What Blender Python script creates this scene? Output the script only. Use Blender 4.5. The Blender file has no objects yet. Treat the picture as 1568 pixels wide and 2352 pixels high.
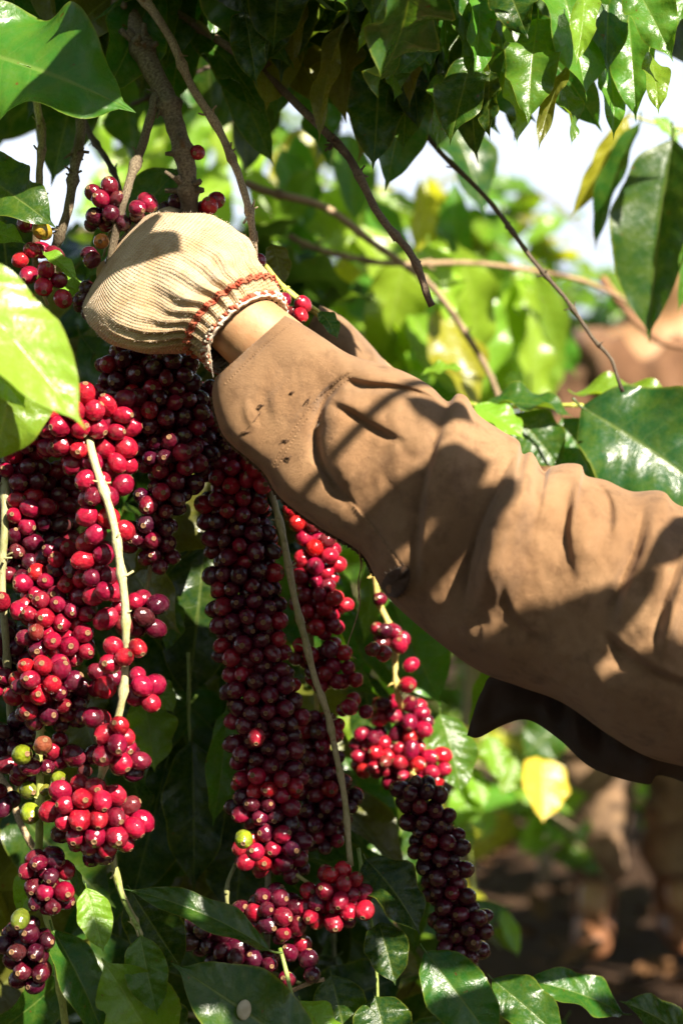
import bpy, math, random
import numpy as np
from mathutils import Vector, Matrix, Euler

random.seed(7)
RNG = np.random.default_rng(11)
SC = bpy.context.scene
COL = SC.collection

# ------------------------------------------------------------------ camera, sky, sun, exposure
K = 0.49 / 1568.0          # metres per photo unit (photo taken as 1568 x 2352) at the focus distance
DIST = 1.2                 # camera to the cherries
CAMZ = 1.0


def at(px, py, y=0.0):
    """photo position + depth y behind the focus plane -> world point"""
    s = K * (DIST + y) / DIST
    return Vector(((px - 784) * s, y, CAMZ - (py - 1176) * s))


cam = bpy.data.cameras.new('camera')
cam.sensor_fit = 'HORIZONTAL'
cam.sensor_width = 36
cam.lens = 36 * DIST / 0.49
cam.clip_start = 0.05
cam.clip_end = 2000
cam.dof.use_dof = True
cam.dof.focus_distance = DIST
cam.dof.aperture_fstop = 6.3
camo = bpy.data.objects.new('camera', cam)
COL.objects.link(camo)
camo.location = (0, -DIST, CAMZ)
camo.rotation_euler = (math.radians(90), 0, 0)
SC.camera = camo

SUN = Vector((0.46, -0.62, 0.64)).normalized()
world = bpy.data.worlds.new('World')
SC.world = world
world.use_nodes = True
wn = world.node_tree
sky = wn.nodes.new('ShaderNodeTexSky')
sky.sky_type = 'NISHITA'
sky.sun_disc = False
sky.sun_elevation = math.asin(SUN.z)
sky.sun_rotation = math.atan2(SUN.x, SUN.y)
sky.dust_density = 0.6
sky.air_density = 0.6
sky.ozone_density = 1.0
bg = wn.nodes['Background']
bg.inputs['Strength'].default_value = 0.05
# bright thin cloud low over the horizon, all round
wtc = wn.nodes.new('ShaderNodeTexCoord')
wsx = wn.nodes.new('ShaderNodeSeparateXYZ')
wn.links.new(wtc.outputs['Generated'], wsx.inputs[0])
wno = wn.nodes.new('ShaderNodeTexNoise')
wno.inputs['Scale'].default_value = 2.2
wno.inputs['Detail'].default_value = 5
wn.links.new(wtc.outputs['Generated'], wno.inputs['Vector'])
wad = wn.nodes.new('ShaderNodeMath'); wad.operation = 'MULTIPLY_ADD'
wn.links.new(wno.outputs[0], wad.inputs[0]); wad.inputs[1].default_value = -0.35
wn.links.new(wsx.outputs[2], wad.inputs[2])
wmr = wn.nodes.new('ShaderNodeMapRange'); wmr.interpolation_type = 'SMOOTHSTEP'
wn.links.new(wad.outputs[0], wmr.inputs[0])
wmr.inputs[1].default_value = 0.36; wmr.inputs[2].default_value = 0.06
wmr.inputs[3].default_value = 0.0; wmr.inputs[4].default_value = 0.92
wmx = wn.nodes.new('ShaderNodeMix'); wmx.data_type = 'RGBA'
wn.links.new(wmr.outputs[0], wmx.inputs[0])
wn.links.new(sky.outputs[0], wmx.inputs[6])
wmx.inputs[7].default_value = (7.2, 7.9, 9.2, 1)
wn.links.new(wmx.outputs[2], bg.inputs['Color'])

sl = bpy.data.lights.new('sun', 'SUN')
sl.energy = 5.0
sl.angle = math.radians(0.55)
sl.color = (1.0, 0.915, 0.765)
so = bpy.data.objects.new('sun', sl)
COL.objects.link(so)
so.rotation_euler = SUN.to_track_quat('Z', 'Y').to_euler()

SC.view_settings.view_transform = 'Standard'
SC.view_settings.look = 'None'
SC.view_settings.gamma = 1
SC.view_settings.use_curve_mapping = False
SC.view_settings.exposure = 1.65
SC.cycles.use_denoising = True
SC.cycles.max_bounces = 8
SC.cycles.diffuse_bounces = 1
SC.cycles.glossy_bounces = 3
SC.cycles.transparent_max_bounces = 8
SC.cycles.sample_clamp_indirect = 6.0


# ------------------------------------------------------------------ node helpers
class NT:
    def __init__(s, name):
        s.mat = bpy.data.materials.new(name)
        s.mat.use_nodes = True
        s.t = s.mat.node_tree
        s.t.nodes.clear()

    def n(s, typ, inp=None, **kw):
        nd = s.t.nodes.new(typ)
        for k, v in kw.items():
            setattr(nd, k, v)
        for k, v in (inp or {}).items():
            if isinstance(v, bpy.types.NodeSocket):
                s.t.links.new(v, nd.inputs[k])
            else:
                nd.inputs[k].default_value = v
        return nd

    def m(s, op, a, b=0.0, c=None, clamp=False):
        nd = s.t.nodes.new('ShaderNodeMath')
        nd.operation = op
        nd.use_clamp = clamp
        for i, v in enumerate((a, b) if c is None else (a, b, c)):
            if isinstance(v, bpy.types.NodeSocket):
                s.t.links.new(v, nd.inputs[i])
            else:
                nd.inputs[i].default_value = v
        return nd.outputs[0]

    def mix(s, f, a, b, blend='MIX'):
        nd = s.t.nodes.new('ShaderNodeMix')
        nd.data_type = 'RGBA'
        nd.blend_type = blend
        for i, v in ((0, f), (6, a), (7, b)):
            if isinstance(v, bpy.types.NodeSocket):
                s.t.links.new(v, nd.inputs[i])
            elif i == 0:
                nd.inputs[i].default_value = v
            else:
                nd.inputs[i].default_value = (*v[:3], 1)
        return nd.outputs[2]

    def ramp(s, f, lo, hi):
        nd = s.t.nodes.new('ShaderNodeMapRange')
        nd.interpolation_type = 'SMOOTHSTEP'
        s.t.links.new(f, nd.inputs[0])
        nd.inputs[1].default_value = lo
        nd.inputs[2].default_value = hi
        return nd.outputs[0]

    def noise(s, vec, scale, detail=3, rough=0.55, dim='3D'):
        nd = s.t.nodes.new('ShaderNodeTexNoise')
        nd.inputs['Scale'].default_value = scale
        nd.inputs['Detail'].default_value = detail
        nd.inputs['Roughness'].default_value = rough
        if vec is not None:
            s.t.links.new(vec, nd.inputs['Vector'])
        return nd.outputs[0]

    def out(s, sh):
        o = s.t.nodes.new('ShaderNodeOutputMaterial')
        s.t.links.new(sh, o.inputs[0])
        return s.mat

    def bump(s, h, strength, dist):
        return s.n('ShaderNodeBump', {'Height': h, 'Strength': strength, 'Distance': dist}).outputs[0]


def mat_leaf():
    T = NT('coffee_leaf')
    uv = T.n('ShaderNodeUVMap').outputs[0]
    sx = T.n('ShaderNodeSeparateXYZ', {0: uv})
    oi = T.n('ShaderNodeObjectInfo')
    tc = T.n('ShaderNodeTexCoord').outputs['Object']
    off = T.n('ShaderNodeVectorMath', {0: tc, 1: oi.outputs['Location']}, operation='ADD').outputs[0]
    au = T.m('ABSOLUTE', T.m('MULTIPLY', T.m('SUBTRACT', sx.outputs[0], 0.5), 2.0))
    t = sx.outputs[1]
    wob = T.m('MULTIPLY', T.noise(off, 9, 2), 0.12)
    q = T.m('ADD', T.m('SUBTRACT', T.m('MULTIPLY', t, 7.5), T.m('MULTIPLY', T.m('POWER', au, 1.3), 1.15)), T.m('MULTIPLY', wob, 3.0))
    fr = T.m('ABSOLUTE', T.m('SUBTRACT', T.m('FRACT', q), 0.5))      # 0.5 at the vein
    lat = T.ramp(fr, 0.44, 0.5)
    lat = T.m('MULTIPLY', lat, T.m('SUBTRACT', 1.0, au, clamp=True))
    mid = T.ramp(au, 0.06, 0.012)
    vein = T.m('MAXIMUM', T.m('MULTIPLY', lat, 0.32), mid)
    base = oi.outputs['Color']
    hsv = T.n('ShaderNodeHueSaturation', {'Hue': T.m('ADD', 0.488, T.m('MULTIPLY', oi.outputs['Random'], 0.024)),
                                          'Saturation': 1.0,
                                          'Value': T.m('ADD', 0.75, T.m('MULTIPLY', oi.outputs['Random'], 0.5)), 'Color': base}).outputs[0]
    mot = T.ramp(T.noise(off, 14, 4), 0.3, 0.75)
    col = T.mix(T.m('MULTIPLY', mot, 0.45), hsv, T.mix(0.55, hsv, (0.16, 0.20, 0.015)))
    edge = T.ramp(T.m('ADD', au, T.m('MULTIPLY', T.noise(off, 30, 2), 0.1)), 0.97, 1.06)
    col = T.mix(T.m('MULTIPLY', edge, 0.5), col, (0.22, 0.24, 0.03))
    spot = T.ramp(T.noise(off, 23, 2, 0.4), 0.735, 0.765)
    col = T.mix(T.m('MULTIPLY', spot, 0.75), col, (0.13, 0.045, 0.012))
    colv = T.mix(T.m('MULTIPLY', vein, 0.5), col, T.mix(0.5, hsv, (0.32, 0.38, 0.10)))
    bf = T.n('ShaderNodeNewGeometry').outputs['Backfacing']
    colf = T.mix(T.m('MULTIPLY', bf, 0.45), colv, T.mix(0.6, colv, (0.16, 0.24, 0.06)))
    quilt = T.m('COSINE', T.m('MULTIPLY', q, 6.2832))
    h = T.m('ADD', T.m('MULTIPLY', quilt, 0.3), T.m('ADD', T.m('MULTIPLY', vein, -0.6), T.m('ADD', T.m('MULTIPLY', T.noise(off, 90, 3), 0.35), T.m('MULTIPLY', T.noise(off, 16, 2), 1.6))))
    nrm = T.bump(h, 0.4, 0.0011)
    dust = T.ramp(T.noise(off, 35, 4), 0.45, 0.8)
    rough = T.m('ADD', T.m('ADD', 0.27, T.m('MULTIPLY', dust, 0.25)), T.m('MULTIPLY', bf, 0.2))
    p = T.n('ShaderNodeBsdfPrincipled', {'Base Color': colf, 'Roughness': rough, 'IOR': 1.47, 'Normal': nrm})
    tcol = T.mix(1.0, colf, (2.6, 2.3, 0.7), 'MULTIPLY')
    tr = T.n('ShaderNodeBsdfTranslucent', {'Color': tcol, 'Normal': nrm})
    mx = T.n('ShaderNodeMixShader', {0: 0.36, 1: p.outputs[0], 2: tr.outputs[0]})
    return T.out(mx.outputs[0])


def mat_cherry():
    T = NT('coffee_cherry_skin')
    oi = T.n('ShaderNodeObjectInfo')
    tc = T.n('ShaderNodeTexCoord').outputs['Object']
    rv = T.n('ShaderNodeCombineXYZ', {0: T.m('MULTIPLY', oi.outputs['Random'], 37.0), 1: T.m('MULTIPLY', oi.outputs['Random'], 91.0)}).outputs[0]
    off = T.n('ShaderNodeVectorMath', {0: tc, 1: rv}, operation='ADD').outputs[0]
    z = T.n('ShaderNodeSeparateXYZ', {0: tc}).outputs[2]
    base = T.n('ShaderNodeHueSaturation', {'Hue': T.m('ADD', 0.492, T.m('MULTIPLY', oi.outputs['Random'], 0.015)),
                                           'Value': T.m('ADD', 0.72, T.m('MULTIPLY', oi.outputs['Random'], 0.5)), 'Color': oi.outputs['Color']}).outputs[0]
    mot = T.ramp(T.noise(off, 1.2, 3), 0.35, 0.72)
    col = T.mix(T.m('MULTIPLY', mot, 0.7), base, T.mix(1.0, base, (0.40, 0.35, 0.45), 'MULTIPLY'))
    # corky brown scratches near the disc of some cherries
    stretched = T.n('ShaderNodeVectorMath', {0: off, 1: (3.0, 3.0, 0.8)}, operation='MULTIPLY').outputs[0]
    scr = T.ramp(T.noise(stretched, 2.2, 5, 0.7), 0.60, 0.68)
    scr = T.m('MULTIPLY', scr, T.ramp(oi.outputs['Random'], 0.35, 0.95))
    col = T.mix(T.m('MULTIPLY', scr, 0.6), col, (0.30, 0.16, 0.09))
    dust = T.ramp(T.noise(off, 6, 4, 0.7), 0.58, 0.8)
    bloom = T.m('MULTIPLY', T.ramp(T.noise(off, 0.9, 3, 0.6), 0.45, 0.7), 0.04)
    col = T.mix(T.m('ADD', T.m('MULTIPLY', dust, 0.10), bloom), col, (0.5, 0.36, 0.36))
    rough = T.m('ADD', 0.16, T.m('ADD', T.m('MULTIPLY', scr, 0.3), T.m('MULTIPLY', dust, 0.22)))
    nrm = T.bump(T.noise(off, 2.2, 2), 0.14, 0.08)
    p = T.n('ShaderNodeBsdfPrincipled', {'Base Color': col, 'Roughness': rough, 'IOR': 1.45, 'Normal': nrm,
                                         'Subsurface Weight': 0.12, 'Subsurface Scale': 0.002,
                                         'Coat Weight': 0.35, 'Coat Roughness': 0.10})
    p.inputs['Subsurface Radius'].default_value = (1.0, 0.25, 0.15)
    return T.out(p.outputs[0])


def mat_plain(name, a, b, scale, rough=0.7, bump=0.3, bdist=0.001, spec=0.3, stretch=(1, 1, 1), tint=False, bscale=None, lo=0.35, hi=0.7, sheen=0.0):
    T = NT(name)
    tc = T.n('ShaderNodeTexCoord').outputs['Object']
    v = T.n('ShaderNodeVectorMath', {0: tc, 1: stretch}, operation='MULTIPLY').outputs[0]
    f = T.ramp(T.noise(v, scale, 5, 0.6), lo, hi)
    col = T.mix(f, a, b)
    if tint:
        oi = T.n('ShaderNodeObjectInfo')
        col = T.mix(1.0, col, oi.outputs['Color'], 'MULTIPLY')
    nrm = T.bump(T.noise(v, bscale or scale * 3, 4, 0.65), bump, bdist)
    p = T.n('ShaderNodeBsdfPrincipled', {'Base Color': col, 'Roughness': rough, 'Specular IOR Level': spec, 'Normal': nrm, 'Sheen Weight': sheen})
    return T.out(p.outputs[0])


def mat_bark():
    T = NT('twig_bark')
    tc = T.n('ShaderNodeTexCoord').outputs['Object']
    oi = T.n('ShaderNodeObjectInfo')
    uv = T.n('ShaderNodeSeparateXYZ', {0: T.n('ShaderNodeUVMap').outputs[0]})
    long = T.n('ShaderNodeCombineXYZ', {0: T.m('MULTIPLY', uv.outputs[0], 7.0), 1: T.m('MULTIPLY', uv.outputs[1], 18.0)}).outputs[0]
    n1 = T.noise(tc, 120, 5, 0.65)
    n2 = T.noise(long, 3, 4, 0.65)
    n3 = T.noise(tc, 28, 3)
    c = T.mix(T.ramp(n2, 0.35, 0.65), (0.20, 0.15, 0.10), (0.52, 0.44, 0.32))
    c = T.mix(T.ramp(n3, 0.45, 0.75), c, (0.13, 0.09, 0.06))
    c = T.mix(T.m('MULTIPLY', T.ramp(n1, 0.55, 0.75), 0.5), c, (0.62, 0.58, 0.48))
    c = T.mix(1.0, c, oi.outputs['Color'], 'MULTIPLY')
    h = T.m('ADD', T.m('MULTIPLY', n2, 1.0), T.m('MULTIPLY', n1, 0.6))
    p = T.n('ShaderNodeBsdfPrincipled', {'Base Color': c, 'Roughness': 0.72, 'Specular IOR Level': 0.3, 'Normal': T.bump(h, 0.8, 0.0016)})
    return T.out(p.outputs[0])


def mat_young():
    T = NT('young_stem')
    tc = T.n('ShaderNodeTexCoord').outputs['Object']
    oi = T.n('ShaderNodeObjectInfo')
    uv = T.n('ShaderNodeSeparateXYZ', {0: T.n('ShaderNodeUVMap').outputs[0]})
    long = T.n('ShaderNodeCombineXYZ', {0: T.m('MULTIPLY', uv.outputs[0], 9.0), 1: T.m('MULTIPLY', uv.outputs[1], 7.0)}).outputs[0]
    n1 = T.noise(long, 3, 4, 0.6)
    n2 = T.noise(tc, 35, 4, 0.6)
    n3 = T.noise(tc, 260, 3, 0.6)
    c = T.mix(T.ramp(n1, 0.35, 0.65), (0.40, 0.37, 0.20), (0.60, 0.53, 0.36))
    c = T.mix(T.ramp(n2, 0.5, 0.72), c, (0.24, 0.27, 0.07))
    c = T.mix(T.m('MULTIPLY', T.ramp(n3, 0.55, 0.72), 0.6), c, (0.20, 0.13, 0.07))
    c = T.mix(1.0, c, oi.outputs['Color'], 'MULTIPLY')
    p = T.n('ShaderNodeBsdfPrincipled', {'Base Color': c, 'Roughness': 0.5, 'Specular IOR Level': 0.4, 'Normal': T.bump(T.m('ADD', n1, n3), 0.5, 0.0008)})
    return T.out(p.outputs[0])


def mat_cloth(name, a, b, dirt, sc=1.0):
    T = NT(name)
    tc = T.n('ShaderNodeTexCoord').outputs['Object']
    uv = T.n('ShaderNodeUVMap').outputs[0]
    n1 = T.noise(tc, 11 * sc, 4, 0.6)
    n2 = T.noise(tc, 48 * sc, 5, 0.7)
    n3 = T.noise(tc, 900, 2, 0.5)
    n4 = T.noise(tc, 4 * sc, 3, 0.5)
    c = T.mix(T.ramp(n1, 0.32, 0.68), a, b)
    c = T.mix(T.m('MULTIPLY', T.ramp(n2, 0.45, 0.70), 0.6), c, dirt)
    c = T.mix(T.m('MULTIPLY', T.ramp(n4, 0.5, 0.7), 0.35), c, T.mix(0.5, b, (0.5, 0.36, 0.22)))
    c = T.mix(T.m('MULTIPLY', n3, 0.5), c, T.mix(1.0, c, (0.55, 0.5, 0.48), 'MULTIPLY'))
    # twill: fine diagonal ribs
    rot = T.n('ShaderNodeMapping', {'Vector': uv, 'Rotation': (0, 0, 0.9)}).outputs[0]
    w = T.n('ShaderNodeTexWave', {'Vector': rot, 'Scale': 120.0, 'Distortion': 1.0, 'Detail': 1.0}).outputs['Fac']
    h = T.m('ADD', T.m('MULTIPLY', w, 0.35), T.m('ADD', T.m('MULTIPLY', n3, 0.6), T.m('MULTIPLY', T.noise(tc, 260, 4, 0.6), 0.9)))
    c = T.mix(T.m('MULTIPLY', w, 0.35), c, T.mix(1.0, c, (0.6, 0.56, 0.54), 'MULTIPLY'))
    p = T.n('ShaderNodeBsdfPrincipled', {'Base Color': c, 'Roughness': 0.92, 'Specular IOR Level': 0.12, 'Sheen Weight': 0.12,
                                         'Sheen Roughness': 0.5, 'Normal': T.bump(h, 0.7, 0.0011)})
    return T.out(p.outputs[0])


def mat_glove():
    T = NT('cotton_knit')
    tc = T.n('ShaderNodeTexCoord').outputs['Object']
    uv = T.n('ShaderNodeSeparateXYZ', {0: T.n('ShaderNodeUVMap').outputs[0]})
    u, v = uv.outputs[0], uv.outputs[1]
    rows = T.m('SINE', T.m('MULTIPLY', v, 6.2832 * 62))
    cols = T.m('SINE', T.m('MULTIPLY', u, 6.2832 * 150))
    st = T.m('ADD', T.m('MULTIPLY', rows, 0.6), T.m('MULTIPLY', cols, 0.35))
    n1 = T.noise(tc, 26, 4, 0.6)
    n2 = T.noise(tc, 120, 4, 0.7)
    n3 = T.noise(tc, 700, 2)
    c = T.mix(T.ramp(n1, 0.40, 0.72), (0.57, 0.415, 0.255), (0.41, 0.255, 0.125))
    c = T.mix(T.m('MULTIPLY', T.ramp(n2, 0.45, 0.72), 0.6), c, (0.36, 0.21, 0.08))
    c = T.mix(T.m('MULTIPLY', T.ramp(T.m('MULTIPLY', st, -1.0), 0.05, 0.8), 0.35), c, (0.30, 0.19, 0.09))
    h = T.m('ADD', st, T.m('MULTIPLY', n3, 1.4))
    p = T.n('ShaderNodeBsdfPrincipled', {'Base Color': c, 'Roughness': 0.95, 'Specular IOR Level': 0.1, 'Sheen Weight': 0.15,
                                         'Normal': T.bump(h, 0.7, 0.0008)})
    return T.out(p.outputs[0])


def mat_skin():
    T = NT('skin')
    tc = T.n('ShaderNodeTexCoord').outputs['Object']
    n1 = T.noise(tc, 40, 4, 0.6)
    n2 = T.noise(tc, 420, 3, 0.6)
    c = T.mix(T.ramp(n1, 0.3, 0.7), (0.46, 0.27, 0.14), (0.36, 0.19, 0.09))
    c = T.mix(T.m('MULTIPLY', T.ramp(n2, 0.62, 0.72), 0.5), c, (0.20, 0.10, 0.05))
    p = T.n('ShaderNodeBsdfPrincipled', {'Base Color': c, 'Roughness': 0.5, 'Specular IOR Level': 0.35, 'Subsurface Weight': 0.15, 'Subsurface Scale': 0.004,
                                         'Normal': T.bump(n2, 0.35, 0.0006)})
    return T.out(p.outputs[0])


def mat_ground():
    T = NT('soil')
    tc = T.n('ShaderNodeTexCoord').outputs['Object']
    n1 = T.noise(tc, 1.7, 6, 0.65)
    n2 = T.noise(tc, 22, 5, 0.7)
    c = T.mix(T.ramp(n1, 0.35, 0.7), (0.040, 0.022, 0.014), (0.075, 0.044, 0.026))
    c = T.mix(T.ramp(n2, 0.5, 0.75), c, (0.04, 0.024, 0.014))
    p = T.n('ShaderNodeBsdfPrincipled', {'Base Color': c, 'Roughness': 0.95, 'Specular IOR Level': 0.1, 'Normal': T.bump(n2, 0.8, 0.03)})
    return T.out(p.outputs[0])


M = dict(
    leaf=mat_leaf(), cherry=mat_cherry(), bark=mat_bark(), young=mat_young(), skin=mat_skin(), soil=mat_ground(), glove=mat_glove(),
    calyx=mat_plain('cherry_disc', (0.30, 0.17, 0.08), (0.10, 0.05, 0.025), 3.0, 0.8, 0.3, 0.1),
    cloth=mat_cloth('faded_brown_twill', (0.270, 0.150, 0.072), (0.370, 0.222, 0.115), (0.14, 0.073, 0.035)),
    shirt2=mat_cloth('red_brown_twill', (0.13, 0.064, 0.033), (0.175, 0.09, 0.047), (0.06, 0.03, 0.017)),
    darkcloth=mat_cloth('shade_dark_twill', (0.06, 0.033, 0.019), (0.085, 0.046, 0.026), (0.035, 0.02, 0.012)),  # shirt twill darkened: the shade under the arm is in its colour
    trouser=mat_cloth('tan_work_cloth', (0.36, 0.23, 0.13), (0.20, 0.12, 0.07), (0.05, 0.03, 0.02), 0.9),
    boot=mat_plain('boot_leather', (0.26, 0.11, 0.05), (0.10, 0.045, 0.022), 25, 0.55, 0.4, 0.002),
    hair=mat_plain('dark_hair', (0.02, 0.014, 0.01), (0.04, 0.026, 0.018), 60, 0.5, 0.5, 0.002),
    straw=mat_plain('straw', (0.42, 0.30, 0.15), (0.30, 0.2, 0.09), 60, 0.8, 0.5, 0.002),
    red=mat_plain('red_thread', (0.36, 0.055, 0.032), (0.34, 0.15, 0.08), 260, 0.9, 0.5, 0.0005, 0.1),
    white=mat_plain('white_thread', (0.70, 0.62, 0.50), (0.52, 0.38, 0.26), 260, 0.9, 0.5, 0.0005, 0.1),
    seam=mat_plain('seam_thread', (0.36, 0.22, 0.12), (0.15, 0.08, 0.045), 300, 0.9, 0.4, 0.0004, 0.1),
    fray=mat_plain('frayed_edge', (0.05, 0.03, 0.02), (0.14, 0.08, 0.045), 300, 0.95, 0.4, 0.0004, 0.05),
    bean=mat_plain('dry_bean', (0.48, 0.42, 0.28), (0.36, 0.30, 0.18), 120, 0.6, 0.3, 0.0006),
    deadleaf=mat_plain('dry_leaf', (0.34, 0.19, 0.08), (0.16, 0.085, 0.04), 30, 0.8, 0.5, 0.002, tint=True),
)


# ------------------------------------------------------------------ object helpers
def mesh_from(name, verts, faces, mats, uvs=None, midx=None, smooth=True):
    me = bpy.data.meshes.new(name)
    me.from_pydata([tuple(v) for v in verts], [], [tuple(f) for f in faces])
    for m in mats:
        me.materials.append(m)
    if smooth:
        me.polygons.foreach_set('use_smooth', np.ones(len(me.polygons), dtype=bool))
    if midx is not None:
        me.polygons.foreach_set('material_index', np.asarray(midx, dtype=np.int32))
    if uvs is not None:
        lay = me.uv_layers.new(name='UVMap')
        idx = np.empty(len(me.loops), dtype=np.int32)
        me.loops.foreach_get('vertex_index', idx)
        lay.data.foreach_set('uv', np.asarray(uvs, dtype=np.float32)[idx].ravel())
    me.update()
    return me


def obj(name, me, parent=None, mw=None, color=None):
    o = bpy.data.objects.new(name, me)
    COL.objects.link(o)
    if parent is not None:
        o.parent = parent
    if mw is not None:
        o.matrix_basis = mw
    if color is not None:
        o.color = (*color, 1)
    return o


def thing(name, label, cat, group=None, loc=(0, 0, 0)):
    o = bpy.data.objects.new(name, None)
    COL.objects.link(o)
    o.empty_display_size = 0.02
    o['label'] = label
    o['category'] = cat
    if group:
        o['group'] = group
    return o


def smooth_path(pts, n):
    """Catmull-Rom through rows of pts (any dimension)"""
    P = np.asarray(pts, dtype=float)
    if len(P) == 2:
        return P[0] + (P[1] - P[0]) * np.linspace(0, 1, n)[:, None]
    P = np.vstack([2 * P[0] - P[1], P, 2 * P[-1] - P[-2]])
    seg = len(P) - 3
    out = []
    for s in np.linspace(0, seg - 1e-6, n):
        i = int(s)
        t = s - i
        a, b, c, d = P[i:i + 4]
        out.append(0.5 * (2 * b + (c - a) * t + (2 * a - 5 * b + 4 * c - d) * t * t + (3 * b - a - 3 * c + d) * t ** 3))
    return np.array(out)


def tube_arrays(path, rad, seg=9, cap=True):
    path = np.asarray(path, float)
    n = len(path)
    rad = np.broadcast_to(np.asarray(rad, float), (n,))
    tan = np.gradient(path, axis=0)
    tan /= np.linalg.norm(tan, axis=1)[:, None] + 1e-12
    ref = np.array([0.0, -1.0, 0.0])
    vs, uv = [], []
    L = np.concatenate([[0], np.cumsum(np.linalg.norm(np.diff(path, axis=0), axis=1))])
    prev = None
    for i in range(n):
        x = np.cross(tan[i], ref if prev is None else prev)
        if prev is not None:
            x = prev - tan[i] * np.dot(prev, tan[i])
        if np.linalg.norm(x) < 1e-6:
            x = np.cross(tan[i], [1, 0, 0])
        x /= np.linalg.norm(x)
        prev = x
        y = np.cross(tan[i], x)
        for k in range(seg):
            a = 2 * math.pi * k / seg
            vs.append(path[i] + rad[i] * (math.cos(a) * x + math.sin(a) * y))
            uv.append((k / seg, L[i] * 10))
    fs = []
    for i in range(n - 1):
        for k in range(seg):
            a, b = i * seg + k, i * seg + (k + 1) % seg
            fs.append((a, b, b + seg, a + seg))
    if cap:
        fs.append(tuple(range(seg - 1, -1, -1)))
        fs.append(tuple((n - 1) * seg + k for k in range(seg)))
    return vs, fs, uv


class MB:
    def __init__(s):
        s.v, s.f, s.uv, s.mi = [], [], [], []

    def add(s, vs, fs, uv=None, mi=0):
        o = len(s.v)
        s.v += [tuple(x) for x in vs]
        s.f += [tuple(i + o for i in f) for f in fs]
        s.uv += list(uv) if uv is not None else [(0.5, 0.5)] * len(vs)
        s.mi += [mi] * len(fs)

    def tube(s, path, rad, seg=8, mi=0):
        s.add(*tube_arrays(path, rad, seg), mi=mi)

    def mesh(s, name, mats, smooth=True):
        return mesh_from(name, s.v, s.f, mats, s.uv, s.mi, smooth)


# ------------------------------------------------------------------ twigs
def twig_mesh(pts, r0, r1, node_gap=0.055, scars=0.6, seg=10, wob=0.004, seed=0, mat='bark'):
    """a woody coffee twig: nodes swell, dry stubs stick out of them"""
    rg = np.random.default_rng(seed)
    pts = np.array([tuple(p) for p in pts])
    L = np.linalg.norm(np.diff(pts, axis=0), axis=1).sum()
    n = max(12, int(L / 0.006))
    path = smooth_path(pts, n)
    ph = rg.uniform(0, 6, 3)
    s = np.linspace(0, L, n)
    for a in range(3):
        path[:, a] += wob * 0.35 * np.sin(s * 40 + ph[a]) * np.clip(np.minimum(s, L - s) * 40, 0, 1)
    zz = np.abs(((s / node_gap) % 2) - 1) - 0.5
    path[:, 0] += wob * 0.55 * zz
    path[:, 2] += wob * 0.2 * zz
    rad = r0 + (r1 - r0) * s / L
    nodes = np.arange(node_gap * 0.5, L, node_gap) + rg.uniform(-0.01, 0.01, len(np.arange(node_gap * 0.5, L, node_gap)))
    for c in nodes:
        rad = rad * (1 + 0.5 * np.exp(-((s - c) / 0.0036) ** 2))
    rad = rad * (1 + 0.05 * np.sin(s * 310 + ph[0]))
    mb = MB()
    mb.tube(path, rad, seg)
    for c in nodes:
        i = int(np.clip(c / L * (n - 1), 1, n - 2))
        for _ in range(rg.poisson(5 * scars)):
            d = rg.normal(size=3)
            d /= np.linalg.norm(d)
            b = path[i] + rg.normal(0, 0.0012, 3)
            l = rg.uniform(1.0, 2.0) * rad[i] + rg.uniform(0.0005, 0.003)
            e = b + d * l
            mid = (b + e) / 2 + rg.normal(0, 0.0008, 3)
            mb.tube([b, mid, e], [rad[i] * 0.30, rad[i] * 0.24, rad[i] * 0.2 * rg.uniform(0.5, 1.3)], 5)
    return mb.mesh('twig', [M[mat]]), path


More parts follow.
